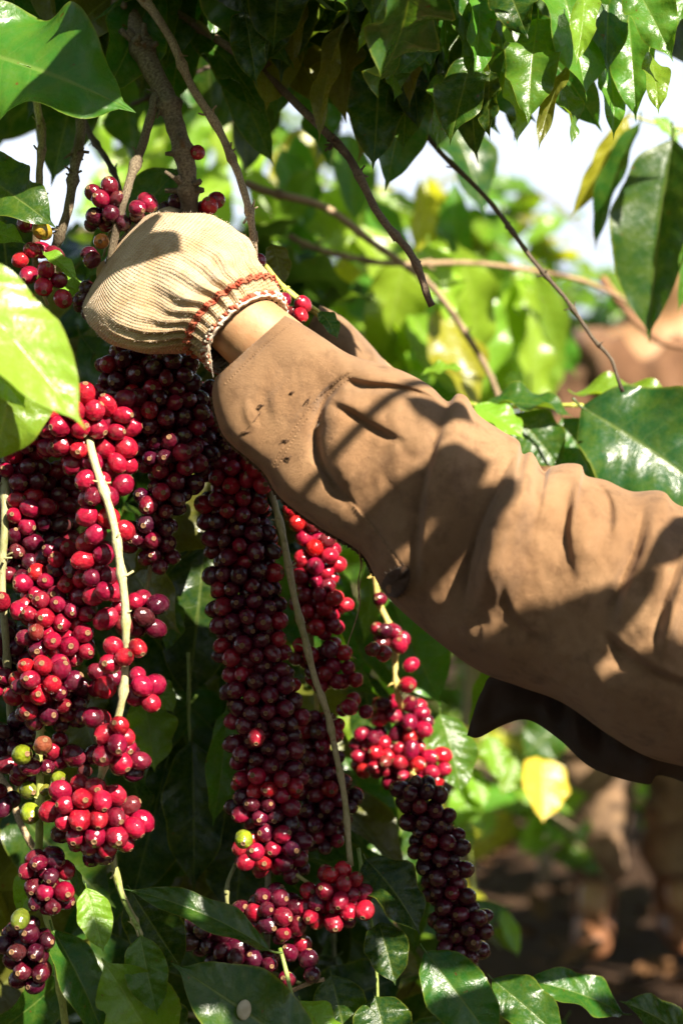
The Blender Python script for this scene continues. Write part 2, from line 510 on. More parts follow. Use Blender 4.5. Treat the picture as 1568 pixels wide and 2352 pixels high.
# ------------------------------------------------------------------ leaves
def leaf_mesh(name, W=0.42, fold=0.25, curl=0.6, twist=0.0, wave=0.16, wfreq=3.0, seed=0, nu=8, nt=26, quilt=0.0, notch=0.0, petiole=0.07, peak=0.42):
    rg = np.random.default_rng(seed)
    ph = rg.uniform(0, 6.28, 4)
    ts = np.linspace(0, 1, nt + 1)
    # centreline, chord along +Y
    ang = curl * (ts - 0.5)
    dy, dz = np.cos(ang), -np.sin(ang)
    cy = np.concatenate([[0], np.cumsum((dy[1:] + dy[:-1]) / 2)]) / nt
    cz = np.concatenate([[0], np.cumsum((dz[1:] + dz[:-1]) / 2)]) / nt
    ch = math.hypot(cy[-1], cz[-1])
    cy, cz = cy / ch, cz / ch
    lo_, hi_ = peak + 0.02, 0.93 - peak
    q_ = np.where(ts < peak, (ts - peak) / lo_, (ts - peak) / hi_)
    pr = np.clip(1 - np.abs(q_) ** 2.1, 0, 1) ** 0.85
    tail = 0.17 * np.clip((1 - ts) / 0.2, 0, 1) ** 0.9
    pr = (pr ** 3 + tail ** 3) ** (1 / 3.0) * np.clip(ts / 0.10, 0, 1) ** 0.45
    us = np.linspace(-1, 1, nu + 1)
    V, UV = [], []
    for i, t in enumerate(ts):
        half = W / 2 * max(pr[i], 0.002)
        tw = twist * (t - 0.3)
        side = rg.normal(0, 0.006)
        for u in us:
            au = abs(u)
            hh = half * (1 + (0.03 * math.sin(21 * t + ph[2] + (2 if u > 0 else 0)) + side) * au)
            if notch and t > 0.3 and u < 0:
                hh *= 1 - notch * math.exp(-((t - 0.62) / 0.05) ** 2)
            x = hh * u * math.cos(fold * 0.8)
            z = fold * abs(x) + wave * half * au ** 2 * math.sin(6.283 * wfreq * t + ph[0 if u < 0 else 1])
            z += quilt * half * math.cos(6.283 * (7.5 * t - 1.15 * au ** 1.3)) * au * (1 - au * 0.6)
            if quilt:
                z -= 0.02 * half * math.exp(-(au / 0.08) ** 2)
            xr, zr = x * math.cos(tw) - z * math.sin(tw), x * math.sin(tw) + z * math.cos(tw)
            a = ang[i]
            V.append((xr, cy[i] + zr * math.sin(a), cz[i] + zr * math.cos(a)))
            UV.append((0.5 + u / 2, t))
    F = []
    for i in range(nt):
        for k in range(nu):
            a = i * (nu + 1) + k
            F.append((a, a + 1, a + nu + 2, a + nu + 1))
    if petiole:
        p = [(0, -petiole * math.cos(ang[0]), petiole * 0.5), (0, -petiole * 0.4, petiole * 0.1), (0, 0.0, 0.0), (0, cy[2], cz[2] - 0.004), (0, cy[nt // 2], cz[nt // 2] - 0.003)]
        v, f, _ = tube_arrays(p, [0.008, 0.0075, 0.0085, 0.006, 0.0025], 5)
        o = len(V)
        V += [tuple(x) for x in v]
        UV += [(0.5, 0.3)] * len(v)
        F += [tuple(i + o for i in q) for q in f]
    return mesh_from(name, V, F, [M['leaf']], UV)


LEAFLIB = []
for i in range(14):
    LEAFLIB.append(leaf_mesh('leaf_blade', W=0.38 + 0.07 * ((i * 5) % 4) / 3, fold=0.10 + 0.34 * ((i * 7) % 5) / 4, curl=-0.2 + 1.1 * ((i * 3) % 7) / 6,
                             twist=(-0.9 + 1.8 * ((i * 4) % 9) / 8), wave=0.14 + 0.22 * (i % 3) / 2, wfreq=1.8 + (i % 4) * 0.6, seed=i))


def frame(base, tip, facing):
    """matrix putting a unit leaf from base to tip with its upper side towards facing"""
    y = (tip - base)
    L = y.length
    y = y / L
    z = Vector(facing)
    z = z - y * z.dot(y)
    if z.length < 1e-4:
        z = Vector((0, -1, 0.2)) - y * Vector((0, -1, 0.2)).dot(y)
    z.normalize()
    x = y.cross(z)
    m = Matrix(((x.x, y.x, z.x, base.x), (x.y, y.y, z.y, base.y), (x.z, y.z, z.z, base.z), (0, 0, 0, 1)))
    return m @ Matrix.Diagonal((L, L, L, 1))


DEEP = (0.012, 0.044, 0.008)  # DEEP and MATURE lowered to put shade inside the plant into leaf colour
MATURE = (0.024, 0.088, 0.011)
MID = (0.065, 0.180, 0.018)  # lighter greens also go on leaves meant to look sunlit
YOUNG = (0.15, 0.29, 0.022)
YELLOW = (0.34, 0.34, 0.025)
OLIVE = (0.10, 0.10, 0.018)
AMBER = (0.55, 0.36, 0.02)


def hero_leaf(parent, b, t, w, facing=(0.1, -1, 0.35), color=MATURE, fold=0.2, curl=0.5, twist=0.0, wave=0.1, wfreq=2.5, seed=0, notch=0.0, peak=0.42, label=None, by=None):
    """b, t: (px, py, depth); w: width in photo units"""
    B, Tp = at(*b), at(*t)
    L = (Tp - B).length
    dep = (b[2] + t[2]) / 2
    W = w * K * (DIST + dep) / DIST / L
    me = leaf_mesh('leaf_blade', W=W, fold=fold, curl=curl, twist=twist, wave=min(0.4, wave * 1.5 + 0.03), wfreq=wfreq, seed=seed, nu=18, nt=44, quilt=0.03, notch=notch, peak=peak)
    o = obj('leaf', me, parent, frame(B, Tp, facing), color)
    if label:
        o['label'] = label
    return o


def lib_leaf(parent, B, Tp, facing, color, widen=1.0, i=None):
    m = frame(B, Tp, facing) @ Matrix.Diagonal((widen, 1, widen, 1))
    return obj('leaf', LEAFLIB[random.randrange(len(LEAFLIB)) if i is None else i], parent, m, color)


def pick(cols):
    c = random.choice(cols)
    f = random.uniform(0.85, 1.2)
    return tuple(x * f for x in c)


# ------------------------------------------------------------------ cherries
def cherry_mesh(seed, elong=1.1, lumpy=0.035):
    rg = np.random.default_rng(seed)
    prof = []
    for a in np.linspace(0, math.pi * 0.915, 11):
        prof.append((math.sin(a) ** 0.94, -math.cos(a) * elong))
    r, z = prof[-1]
    prof += [(r * 0.92, z + 0.05), (r * 0.60, z + 0.055), (r * 0.45, z - 0.01), (r * 0.18, z + 0.0), (0.0, z + 0.05)]
    seg = 16
    V, F, MI = [], [], []
    bx, by = rg.uniform(-0.05, 0.05, 2)
    for j, (r, z) in enumerate(prof):
        for k in range(seg):
            a = 2 * math.pi * k / seg
            g = 1 + 0.02 * math.cos(2 * a + seed) - 0.02 * math.exp(-((a - 3.14) / 0.15) ** 2)
            q_ = Vector((math.cos(a) * r, math.sin(a) * r, z)) * 1.3 + Vector((seed * 3.1, seed, 0))
            from mathutils import noise as nz_
            g *= 1 + lumpy * nz_.noise(q_) * (1 if lumpy < 0.1 else 1.0) + (0.06 * nz_.noise(q_ * 4) if lumpy > 0.1 else 0)
            V.append((r * g * math.cos(a) + bx * (1 - z * z * 0.6), r * g * math.sin(a) * 0.96 + by * (1 - z * z * 0.6), z))
    for j in range(len(prof) - 1):
        for k in range(seg):
            a, b = j * seg + k, j * seg + (k + 1) % seg
            F.append((a, b, b + seg, a + seg))
            MI.append(1 if j >= 10 else 0)
    return mesh_from('cherry', V, F, [M['cherry'], M['calyx']], None, MI)


CHERRIES = [cherry_mesh(i, e, 0.03 + 0.03 * (i % 3)) for i, e in enumerate((1.0, 1.10, 1.18, 1.06, 1.26, 1.14, 1.03, 1.2))]
SHRIVELLED = [cherry_mesh(20 + i, e, 0.16) for i, e in enumerate((1.1, 1.25))]
RED = (0.37, 0.007, 0.028)
CRIM = (0.26, 0.005, 0.024)
WINE = (0.125, 0.004, 0.019)
PURP = (0.062, 0.003, 0.014)
GREEN = (0.22, 0.27, 0.012)
ORANGE = (0.42, 0.12, 0.02)
BROWN = (0.20, 0.05, 0.025)
PAL = {'r': [RED, RED, RED, CRIM, RED, CRIM, RED, WINE], 'm': [RED, CRIM, CRIM, WINE, RED, CRIM], 'd': [CRIM, WINE, PURP, PURP, WINE], 'p': [WINE, PURP, PURP, PURP]}  # d and p: riper tones, also carrying the shade on covered clusters
RC = 21.8 * K


def stem_points(path_px):
    return [at(*p) for p in path_px]


def pack(clusters, stem, r=RC, seed=0, keep=0.66, hollow=0.35):
    """fill ellipsoids round a stem with touching cherries"""
    rg = np.random.default_rng(seed)
    P, A, C, E, PALS = [], [], [], [], []
    for (px, py, y, rx, ry, pal) in clusters:
        c = np.array(at(px, py, y))
        s = K * (DIST + y) / DIST
        e = np.array([rx * s, min(rx, 75) * s * 0.85, ry * s])
        ee = np.maximum(e - r * 0.75, r * 0.35)
        n = max(1, int(round(keep * (e.prod()) / (r ** 3))))
        hol = hollow if e.min() > 2.4 * r else 0.0
        k = 0
        while k < n:
            q = rg.uniform(-1, 1, 3)
            if hol < np.linalg.norm(q) < 1:
                P.append(c + q * ee)
                C.append(c)
                E.append(ee)
                PALS.append(pal)
                k += 1
    P, C, E = np.array(P), np.array(C), np.array(E)
    S = np.array(stem)
    rad = r * rg.uniform(0.86, 1.12, len(P))
    for it in range(70):
        d = P[:, None] - P[None]
        dist = np.linalg.norm(d, axis=2) + np.eye(len(P))
        ov = np.clip((rad[:, None] + rad[None]) * 0.97 - dist, 0, None)
        np.fill_diagonal(ov, 0)
        P = P + (d / dist[..., None] * ov[..., None]).sum(1) * 0.42
        q = (P - C) / E
        l = np.linalg.norm(q, axis=1)
        out = l > 1
        P[out] -= ((P - C) * (1 - 1 / np.maximum(l, 1e-6))[:, None])[out] * 0.35
        ds = P[:, None] - S[None]
        dd = np.linalg.norm(ds, axis=2)
        j = dd.argmin(1)
        near = dd[np.arange(len(P)), j]
        push = np.clip(rad * 1.02 + 0.002 - near, 0, None)
        P += ds[np.arange(len(P)), j] / (near[:, None] + 1e-9) * push[:, None] * 0.5
    # drop the worst overlaps left
    d = np.linalg.norm(P[:, None] - P[None], axis=2) + 9 * np.eye(len(P))
    alive = np.ones(len(P), bool)
    for i in range(len(P)):
        if alive[i]:
            bad = (d[i] < 1.30 * r) & alive
            bad[:i + 1] = False
            alive[bad] = False
    j = np.linalg.norm(P[:, None] - S[None], axis=2).argmin(1)
    return [(Vector(P[i]), Vector(S[j[i]]), Vector(C[i]), rad[i], PALS[i]) for i in range(len(P)) if alive[i]]


def put_cherry(parent, p, outward, r, color):
    z = outward.normalized()
    q = z.to_track_quat('Z', 'Y').to_matrix().to_4x4()
    m = Matrix.Translation(p) @ q @ Matrix.Rotation(random.uniform(0, 6.28), 4, 'Z') @ Matrix.Diagonal((r, r, r, 1))
    if random.random() < 0.045 and color[0] > color[1] * 4:
        return obj('cherry', random.choice(SHRIVELLED), parent, m @ Matrix.Diagonal((0.9, 0.9, 0.95, 1)), tuple(0.3 * c + 0.7 * d for c, d in zip(color, (0.07, 0.02, 0.015))))
    return obj('cherry', random.choice(CHERRIES), parent, m, color)


FR = 'fruiting coffee branches'


def fruiting_branch(label, stem_px, r0, r1, clusters, extra=(), seed=0, color=(1, 1, 1), node=0.05, keep=0.66, name='fruiting_branch', scars=0.5, hollow=0.35, r=RC):
    t = thing(name, label, 'coffee branch', FR)
    me, path = twig_mesh(stem_points(stem_px), r0, r1, node, scars, 10, 0.0014, seed, 'young')
    obj('stem', me, t, None, color)
    rg = random.Random(seed)
    if clusters:
        for p, s, c, rad, pal in pack(clusters, path, r, seed, keep, hollow):
            o = (p - s) * 0.6 + (p - c) * 0.6 + Vector((rg.gauss(0, .006), rg.gauss(0, .006) - 0.002, rg.gauss(0, .006) - 0.002))
            put_cherry(t, p, o, rad, tuple(x * rg.uniform(0.8, 1.2) for x in rg.choice(PAL[pal])))
    for (px, py, y, rr, col) in extra:
        p = at(px, py, y)
        put_cherry(t, p, Vector((rg.gauss(0, .5), -1.0, rg.gauss(-0.2, .5))), rr * K, col)
    return t


# ================================================================== THE SETTING
g = 60
N = 60
gx = np.concatenate([-np.geomspace(400, 3, 20), np.linspace(-2.6, 2.6, 41), np.geomspace(3, 400, 20)])
gy = np.concatenate([-np.geomspace(200, 2, 10), np.linspace(-1.8, 8, 70), np.geomspace(8.5, 900, 24)])
V = []
for yy in gy:
    for xx in gx:
        h = 0.03 * math.sin(xx * 3.1 + yy) * math.cos(yy * 2.3 - xx) + 0.02 * math.sin(xx * 9 + 2 * yy)
        V.append((xx, yy, h if abs(xx) < 8 and -2 < yy < 9 else 0.0))
F = []
nx = len(gx)
for j in range(len(gy) - 1):
    for i in range(nx - 1):
        a = j * nx + i
        F.append((a, a + 1, a + nx + 1, a + nx))
ground = obj('ground', mesh_from('ground', V, F, [M['soil']]))
ground['kind'] = 'structure'

# dry leaves lying on the soil
mb = MB()
rg = np.random.default_rng(5)
for _ in range(1400):
    x, y = rg.uniform(-1.5, 3.2), rg.uniform(0.6, 6.5)
    a, L = rg.uniform(0, 6.28), rg.uniform(0.05, 0.13)
    z = 0.03 * math.sin(x * 3.1 + y) * math.cos(y * 2.3 - x) + 0.02 * math.sin(x * 9 + 2 * y) + rg.uniform(0.012, 0.04)
    m = Matrix.Translation((x, y, z)) @ Euler((rg.normal(0, .35), rg.normal(0, .35), a)).to_matrix().to_4x4() @ Matrix.Diagonal((L, L, L, 1))
    vs = [m @ Vector(p) for p in ((0, 0, 0), (-.2, .3, .06), (0, .35, 0), (.2, .3, .07), (-.17, .7, .08), (0, .7, .02), (.17, .7, .05), (0, 1, .1))]
    mb.add(vs, [(0, 2, 1), (0, 3, 2), (1, 2, 5, 4), (2, 3, 6, 5), (4, 5, 7), (5, 6, 7)])
lit = obj('leaf_litter', mb.mesh('leaf_litter', [M['deadleaf']]), None, None, (0.42, 0.36, 0.32))
lit['kind'] = 'stuff'
lit['label'] = 'dry brown fallen leaves scattered over the soil'
lit['category'] = 'leaf litter'


# ------------------------------------------------------------------ coffee shrubs of the next rows
def shrub(label, px, ypx_top, depth, spread, n, cols, xh=None, group='coffee shrubs of the rows behind', lsize=(0.10, 0.17), front=0.5, low=0.15, seed=0, xdir=None):
    rr = random.Random(seed)
    t = thing('coffee_shrub', label, 'coffee shrub', group)
    base = at(px, 1176, depth) if xh is None else Vector((xh[0], depth, 0))
    base.z = 0.0
    top = at(px, ypx_top, depth).z if xh is None else xh[1]
    tm = MB()
    tm.tube(smooth_path([(base.x, depth, -0.05), (base.x + 0.02, depth + 0.02, top * 0.5), (base.x - 0.02, depth, top * 0.95)], 16), np.linspace(0.022, 0.008, 16), 8)
    obj('trunk', tm.mesh('trunk', [M['bark']]), t, None, (0.8, 0.8, 0.75))
    nb = max(10, n // 9)
    tips = []
    for k in range(nb):
        z0 = low + (top - low) * rr.random() ** 0.8
        a = rr.uniform(0, 6.28)
        ln = spread * rr.uniform(0.55, 1.0) * (1.05 - 0.45 * (z0 / max(top, 0.1)))
        d = Vector((math.cos(a), math.sin(a) * 0.8, 0))
        p0 = Vector((base.x, depth, z0))
        pts = [p0, p0 + d * ln * 0.5 + Vector((0, 0, 0.10)), p0 + d * ln + Vector((0, 0, -0.02))]
        path = smooth_path(pts, 10)
        bm_ = MB()
        bm_.tube(path, np.linspace(0.006, 0.002, 10), 5)
        obj('branch', bm_.mesh('branch', [M['bark']]), t, None, (0.75, 0.72, 0.6))
        tips.append(path)
    for k in range(n):
        path = tips[k % nb]
        f = rr.uniform(0.25, 1.0)
        p = Vector(path[int(f * 9)])
        a = rr.uniform(0, 6.28)
        d = Vector((math.cos(a), math.sin(a) - 0.15, rr.uniform(-0.9, 0.35))).normalized()
        L = rr.uniform(*lsize)
        fac = Vector((rr.gauss(0.25, .4), rr.gauss(-0.5, .4), rr.uniform(0.2, 1.0)))
        lib_leaf(t, p, p + d * L, fac, pick(cols), rr.uniform(0.9, 1.15))
    return t


SKY_BLOCKERS = []  # shrubs added out of view round the camera to cut sky fill
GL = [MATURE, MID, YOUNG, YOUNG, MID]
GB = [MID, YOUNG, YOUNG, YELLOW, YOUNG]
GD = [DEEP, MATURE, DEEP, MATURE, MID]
shrub('yellow-green leafy coffee shrub seen over the raised wrist', 720, 420, 1.5, 0.50, 190, GB, seed=1)
shrub('bright coffee shrub under the open sky above the sleeve', 1060, 560, 2.1, 0.60, 200, GB, seed=2)
shrub('far pale coffee shrub below the thin dark twig', 1250, 690, 3.4, 0.85, 220, GL, seed=3, lsize=(0.12, 0.19))
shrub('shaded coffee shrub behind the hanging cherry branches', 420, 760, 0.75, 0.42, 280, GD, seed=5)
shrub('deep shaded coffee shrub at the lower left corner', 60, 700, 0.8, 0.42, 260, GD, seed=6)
shrub('distant coffee shrub at the right edge of the picture', 1640, 620, 3.9, 0.9, 200, GL, seed=7, lsize=(0.13, 0.2))
shrub('tall distant coffee shrub behind the woody branches', 420, 150, 2.6, 0.9, 260, GL, seed=8, lsize=(0.12, 0.19))
shrub('coffee shrub added beyond the picker, outside the right edge, to shade the ground', 0, 0, 0.95, 0.42, 240, GD, xh=(1.0, 1.5), lsize=(0.13, 0.19), seed=9, low=0.03)  # added out of view to shade the ground behind the arm
for q, (bx, byy, hh) in enumerate(((-1.9, -2.7, 2.1), (-0.9, -2.9, 2.3), (0.1, -2.8, 2.0), (1.1, -2.9, 2.3), (2.1, -2.7, 2.1), (-1.6, -1.2, 2.0), (-1.5, 0.1, 2.2), (-1.4, 1.6, 2.3))):
    rq = DIST + byy
    lab = ('unseen coffee shrub behind the camera, added to block skylight, %s along its row' % ('first', 'second', 'third', 'fourth', 'fifth')[q]) if q < 5 else 'coffee shrub added at the %s of the row, beyond the picture edge, to block skylight' % ('near end', 'flank', 'far end')[q - 5]
    SKY_BLOCKERS.append((lab, bx, byy, hh))
shrub('coffee shrub added beyond the right edge to shade the other worker', 0, 0, 1.95, 0.6, 270, GD, xh=(1.35, 1.5), lsize=(0.14, 0.2), seed=12)  # this and next two: added out of view to shade worker and ground
shrub('low coffee shrub added outside the right edge to shade the ground', 0, 0, 1.45, 0.4, 240, GD, xh=(1.15, 1.15), lsize=(0.13, 0.19), seed=18, low=0.05)
shrub('coffee shrub added far outside the right edge for shade', 0, 0, 2.5, 0.6, 240, GD, xh=(2.0, 1.7), lsize=(0.15, 0.2), seed=19, low=0.1)
shrub('hazy lime coffee shrub filling the middle distance above the elbow', 930, 620, 3.0, 0.8, 280, GB, seed=14, lsize=(0.12, 0.19))
shrub('far row coffee shrub under the white sky', 1180, 700, 5.2, 1.2, 290, GB, seed=15, lsize=(0.15, 0.24))
shrub('farthest coffee shrub behind the other worker', 1480, 640, 6.0, 1.3, 290, GB, seed=16, lsize=(0.16, 0.25))
shrub('far row coffee shrub behind the raised glove', 640, 520, 5.0, 1.3, 290, GB, seed=17, lsize=(0.16, 0.25))
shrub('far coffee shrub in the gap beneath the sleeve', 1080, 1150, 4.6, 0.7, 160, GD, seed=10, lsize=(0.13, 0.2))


for q, (lab, bx, byy, hh) in enumerate(SKY_BLOCKERS):
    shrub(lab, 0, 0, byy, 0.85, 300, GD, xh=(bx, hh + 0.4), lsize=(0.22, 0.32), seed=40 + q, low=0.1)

# ================================================================== PEOPLE
def skin_obj(name, joints, edges, mat, parent, root=0, sub=2, color=None):
    """joints: (x,y,z,r) or (x,y,z,rx,ry); grown with Skin + Subdivision and baked"""
    me = bpy.data.meshes.new(name)
    me.from_pydata([j[:3] for j in joints], edges, [])
    o = bpy.data.objects.new(name, me)
    COL.objects.link(o)
    md = o.modifiers.new('skin', 'SKIN')
    lay = me.skin_vertices[0].data
    for i, j in enumerate(joints):
        lay[i].radius = (j[3], j[4] if len(j) > 4 else j[3])
        lay[i].use_root = (i == root)
    md.use_smooth_shade = True
    s2 = o.modifiers.new('sub', 'SUBSURF')
    s2.levels = s2.render_levels = sub
    dg = bpy.context.evaluated_depsgraph_get()
    new = bpy.data.meshes.new_from_object(o.evaluated_get(dg))
    new.materials.clear()
    new.materials.append(mat)
    bpy.data.objects.remove(o)
    new.polygons.foreach_set('use_smooth', np.ones(len(new.polygons), dtype=bool))
    new.update()
    return obj(name, new, parent, None, color)


def wrinkle(o, amp, scale, seed=0, stretch=(1, 1, 1)):
    """crumple a cloth mesh along its normals"""
    from mathutils import noise as mn
    me = o.data
    nr = [v.normal.copy() for v in me.vertices]
    for v, n_ in zip(me.vertices, nr):
        c = v.co
        q = Vector((c.x * stretch[0], c.y * stretch[1], c.z * stretch[2])) * scale + Vector((seed * 7.1, seed, 0))
        f = 1 - abs(mn.noise(q)) * 2.2
        f = 0.6 * f + 0.4 * mn.noise(q * 2.7)
        v.co = c + n_ * amp * f
    me.update()


# ---- the second worker, standing among the rows
YB = 2.6
w2 = thing('person', 'worker in brown shirt and tan trousers standing among the shrubs', 'person')


def j2(px, py, dy=0.0, r=0.05, r2=None):
    p = at(px, py, YB)
    return (p.x, p.y + dy, p.z, r, r2 or r)


body2 = [j2(1465, 1290, 0, .13, .10), j2(1468, 1120, 0, .14, .10), j2(1470, 930, -.03, .16, .11), j2(1480, 800, -.06, .12, .09), j2(1492, 730, -.09, .05),
         j2(1500, 660, -.13, .075, .085), j2(1503, 590, -.14, .085, .095), j2(1503, 535, -.13, .055, .06),
         j2(1370, 830, -.05, .062), j2(1310, 1010, -.07, .045), j2(1235, 1120, -.25, .032), j2(1195, 1140, -.33, .03),
         j2(1580, 820, -.05, .062), j2(1640, 1010, -.05, .045), j2(1620, 1160, -.22, .032), j2(1600, 1190, -.30, .03),
         j2(1395, 1330, 0, .09), j2(1365, 1690, -.06, .058), j2(1365, 2020, 0, .038), j2(1345, 2085, -.10, .035),
         j2(1535, 1330, 0, .09), j2(1570, 1690, -.04, .058), j2(1555, 2020, .03, .038), j2(1560, 2085, -.07, .035)]
ed2 = [(0, 1), (1, 2), (2, 3), (3, 4), (4, 5), (5, 6), (6, 7), (3, 8), (8, 9), (9, 10), (10, 11), (3, 12), (12, 13), (13, 14), (14, 15),
       (0, 16), (16, 17), (17, 18), (18, 19), (0, 20), (20, 21), (21, 22), (22, 23)]
skin_obj('body', body2, ed2, M['skin'], w2)
fat = lambda i, k, kk=None: (*body2[i][:3], body2[i][3] * k, body2[i][4] * (kk or k))
sh = skin_obj('shirt', [fat(0, 1.2), fat(1, 1.15), fat(2, 1.1), fat(3, 1.12), fat(8, 1.35), fat(9, 1.5), fat(10, 1.45), fat(12, 1.35), fat(13, 1.5), fat(14, 1.45)],
              [(0, 1), (1, 2), (2, 3), (3, 4), (4, 5), (5, 6), (3, 7), (7, 8), (8, 9)], M['shirt2'], w2, sub=4)
wrinkle(sh, 0.034, 8, 1)
for (a, b, c, dx) in ((16, 17, 18, 0), (20, 21, 22, 0)):
    kn = fat(b, 1.5)
    an = fat(c, 2.0)
    hip = fat(a, 1.12)
    mid = tuple((kn[i] + an[i]) / 2 for i in range(3)) + (0.082, 0.082)
    tr_ = skin_obj('trouser_leg', [hip, kn, mid, an], [(0, 1), (1, 2), (2, 3)], M['trouser'], w2, sub=4)
    wrinkle(tr_, 0.022, 8, a, (1, 1, 1.6))
for c, d in ((18, 19), (22, 23)):
    A, B_ = Vector(body2[c][:3]), Vector(body2[d][:3])
    bt = skin_obj('boot', [(A.x, A.y, A.z + 0.09, .060, .060), (A.x, A.y, A.z - 0.02, .052, .055), (A.x, A.y + 0.01, 0.06, .048, .05), (B_.x, B_.y, 0.055, .046, .042), (B_.x - 0.015, B_.y - 0.07, 0.05, .036, .03)],
                  [(0, 1), (1, 2), (2, 3), (3, 4)], M['boot'], w2, sub=3)
    wrinkle(bt, 0.006, 16, 3)
hat = MB()
hc = Vector(body2[7][:3])
prof = [(0.0, 0.085), (0.07, 0.08), (0.095, 0.05), (0.10, 0.0), (0.105, -0.01), (0.115, -0.02), (0.118, -0.025), (0.115, -0.028), (0.09, -0.02)]
vs, fs = [], []
for j, (r, z) in enumerate(prof):
    for k in range(24):
        a = 6.2832 * k / 24
        vs.append((hc.x + r * math.cos(a), hc.y + r * math.sin(a), hc.z + z + 0.012 * math.sin(2 * a) * (r > 0.15)))
for j in range(len(prof) - 1):
    for k in range(24):
        a, b = j * 24 + k, j * 24 + (k + 1) % 24
        fs.append((a, a + 24, b + 24, b))
hat.add(vs, fs)
obj('hat', hat.mesh('hat', [M['straw']]), w2)

# ---- the picker whose arm crosses the picture
wk = thing('person', 'coffee picker in faded brown shirt and cream glove reaching into the cherries', 'person')


def poly_dist(P, pts):
    """unsigned distance, side sign and run (0..1) of 2-D points P to a polyline"""
    pts = np.asarray(pts, float)
    best = np.full(len(P), 1e9)
    sgn = np.zeros(len(P))
    run = np.zeros(len(P))
    seg = np.linalg.norm(np.diff(pts, axis=0), axis=1)
    cum = np.concatenate([[0], np.cumsum(seg)])
    for i in range(len(pts) - 1):
        a, b = pts[i], pts[i + 1]
        d = b - a
        t = np.clip(((P - a) @ d) / (d @ d), 0, 1)
        v = P - (a + t[:, None] * d)
        ds = np.linalg.norm(v, axis=1)
        up = ds < best
        best[up] = ds[up]
        sgn[up] = np.sign(d[0] * v[:, 1] - d[1] * v[:, 0])[up]
        run[up] = ((cum[i] + t * seg[i]) / cum[-1])[up]
    return best, sgn, run


def loft(up, lo, dep, thk, ns, nt, expo=0.86, s_range=(0, 1), close_end=False):
    """cross-sections between an upper and a lower edge curve; returns photo-space arrays + depth"""
    def curve(c):
        c = np.asarray(c, float)
        d = smooth_path(c, 900)
        return d
    U, L = curve(up), curve(lo)
    D, T = curve(dep), curve(thk)
    ss = np.linspace(s_range[0], s_range[1], ns)
    it = lambda A, k: np.interp(ss, A[:, 0], A[:, k])
    th = np.linspace(0, 2 * math.pi, nt, endpoint=False)
    ex = np.full((ns, 1), expo) if np.isscalar(expo) else np.interp(ss, *expo)[:, None]
    ct = np.sign(np.cos(th)) * np.abs(np.cos(th)) ** ex
    st = np.sign(np.sin(th)) * np.abs(np.sin(th)) ** ex
    cx, cy = (it(U, 1) + it(L, 1)) / 2, (it(U, 2) + it(L, 2)) / 2
    hx, hy = (it(U, 1) - it(L, 1)) / 2, (it(U, 2) - it(L, 2)) / 2
    px = cx[:, None] + hx[:, None] * ct
    py = cy[:, None] + hy[:, None] * ct
    y = it(D, 1)[:, None] - it(T, 1)[:, None] * st
    return ss, th, px, py, y


def loft_faces(ns, nt):
    F = []
    for i in range(ns - 1):
        for k in range(nt):
            a, b = i * nt + k, i * nt + (k + 1) % nt
            F.append((a, a + nt, b + nt, b))
    return F


# forearm and body (one continuous figure; all but the wrist is under cloth or out of the picture)
def jw(px, py, y, r, r2=None):
    p = at(px, py, y)
    return (p.x, p.y, p.z, r, r2 or r)


arm = [jw(2350, 1500, .16, .13, .10),                                   # chest
       jw(2330, 1250, .15, .10, .09), jw(2330, 1030, .13, .055), jw(2315, 880, .10, .08, .09), jw(2310, 740, .09, .085, .095), jw(2310, 640, .10, .06, .06),
       jw(2120, 1420, .06, .06), jw(1620, 1440, -.075, .052), jw(1200, 1290, -.065, .050), jw(820, 970, -.050, .038, .036), jw(670, 842, -.043, .0315, .030), jw(590, 775, -.040, .0305, .029),
       jw(520, 715, -.037, .031, .027), jw(440, 670, -.03, .030, .022), jw(360, 640, -.005, .028, .020), jw(335, 620, .03, .022, .018),
       jw(2520, 1450, .30, .06), jw(1950, 1470, .29, .05), jw(1430, 1345, .235, .045), jw(1075, 1145, .19, .034), jw(890, 930, .155, .028), jw(760, 790, .142, .02),
       jw(2380, 1900, .20, .12, .10), jw(2400, 2300, .22, .13, .11), jw(2250, 2450, .05, .08), jw(2150, 3300, .0, .055), jw(2180, 4150, .10, .04), jw(2130, 4220, .0, .035),
       jw(2560, 2450, .25, .08), jw(2560, 3300, .22, .055), jw(2560, 4150, .32, .04), jw(2520, 4220, .2, .035)]
eda = [(0, 1), (1, 2), (2, 3), (3, 4), (4, 5), (1, 6), (6, 7), (7, 8), (8, 9), (9, 10), (10, 11), (11, 12), (12, 13), (13, 14), (14, 15),
       (1, 16), (16, 17), (17, 18), (18, 19), (19, 20), (20, 21), (0, 22), (22, 23), (23, 24), (24, 25), (25, 26), (26, 27), (23, 28), (28, 29), (29, 30), (30, 31)]
skin_obj('body', arm, eda, M['skin'], wk, sub=3)

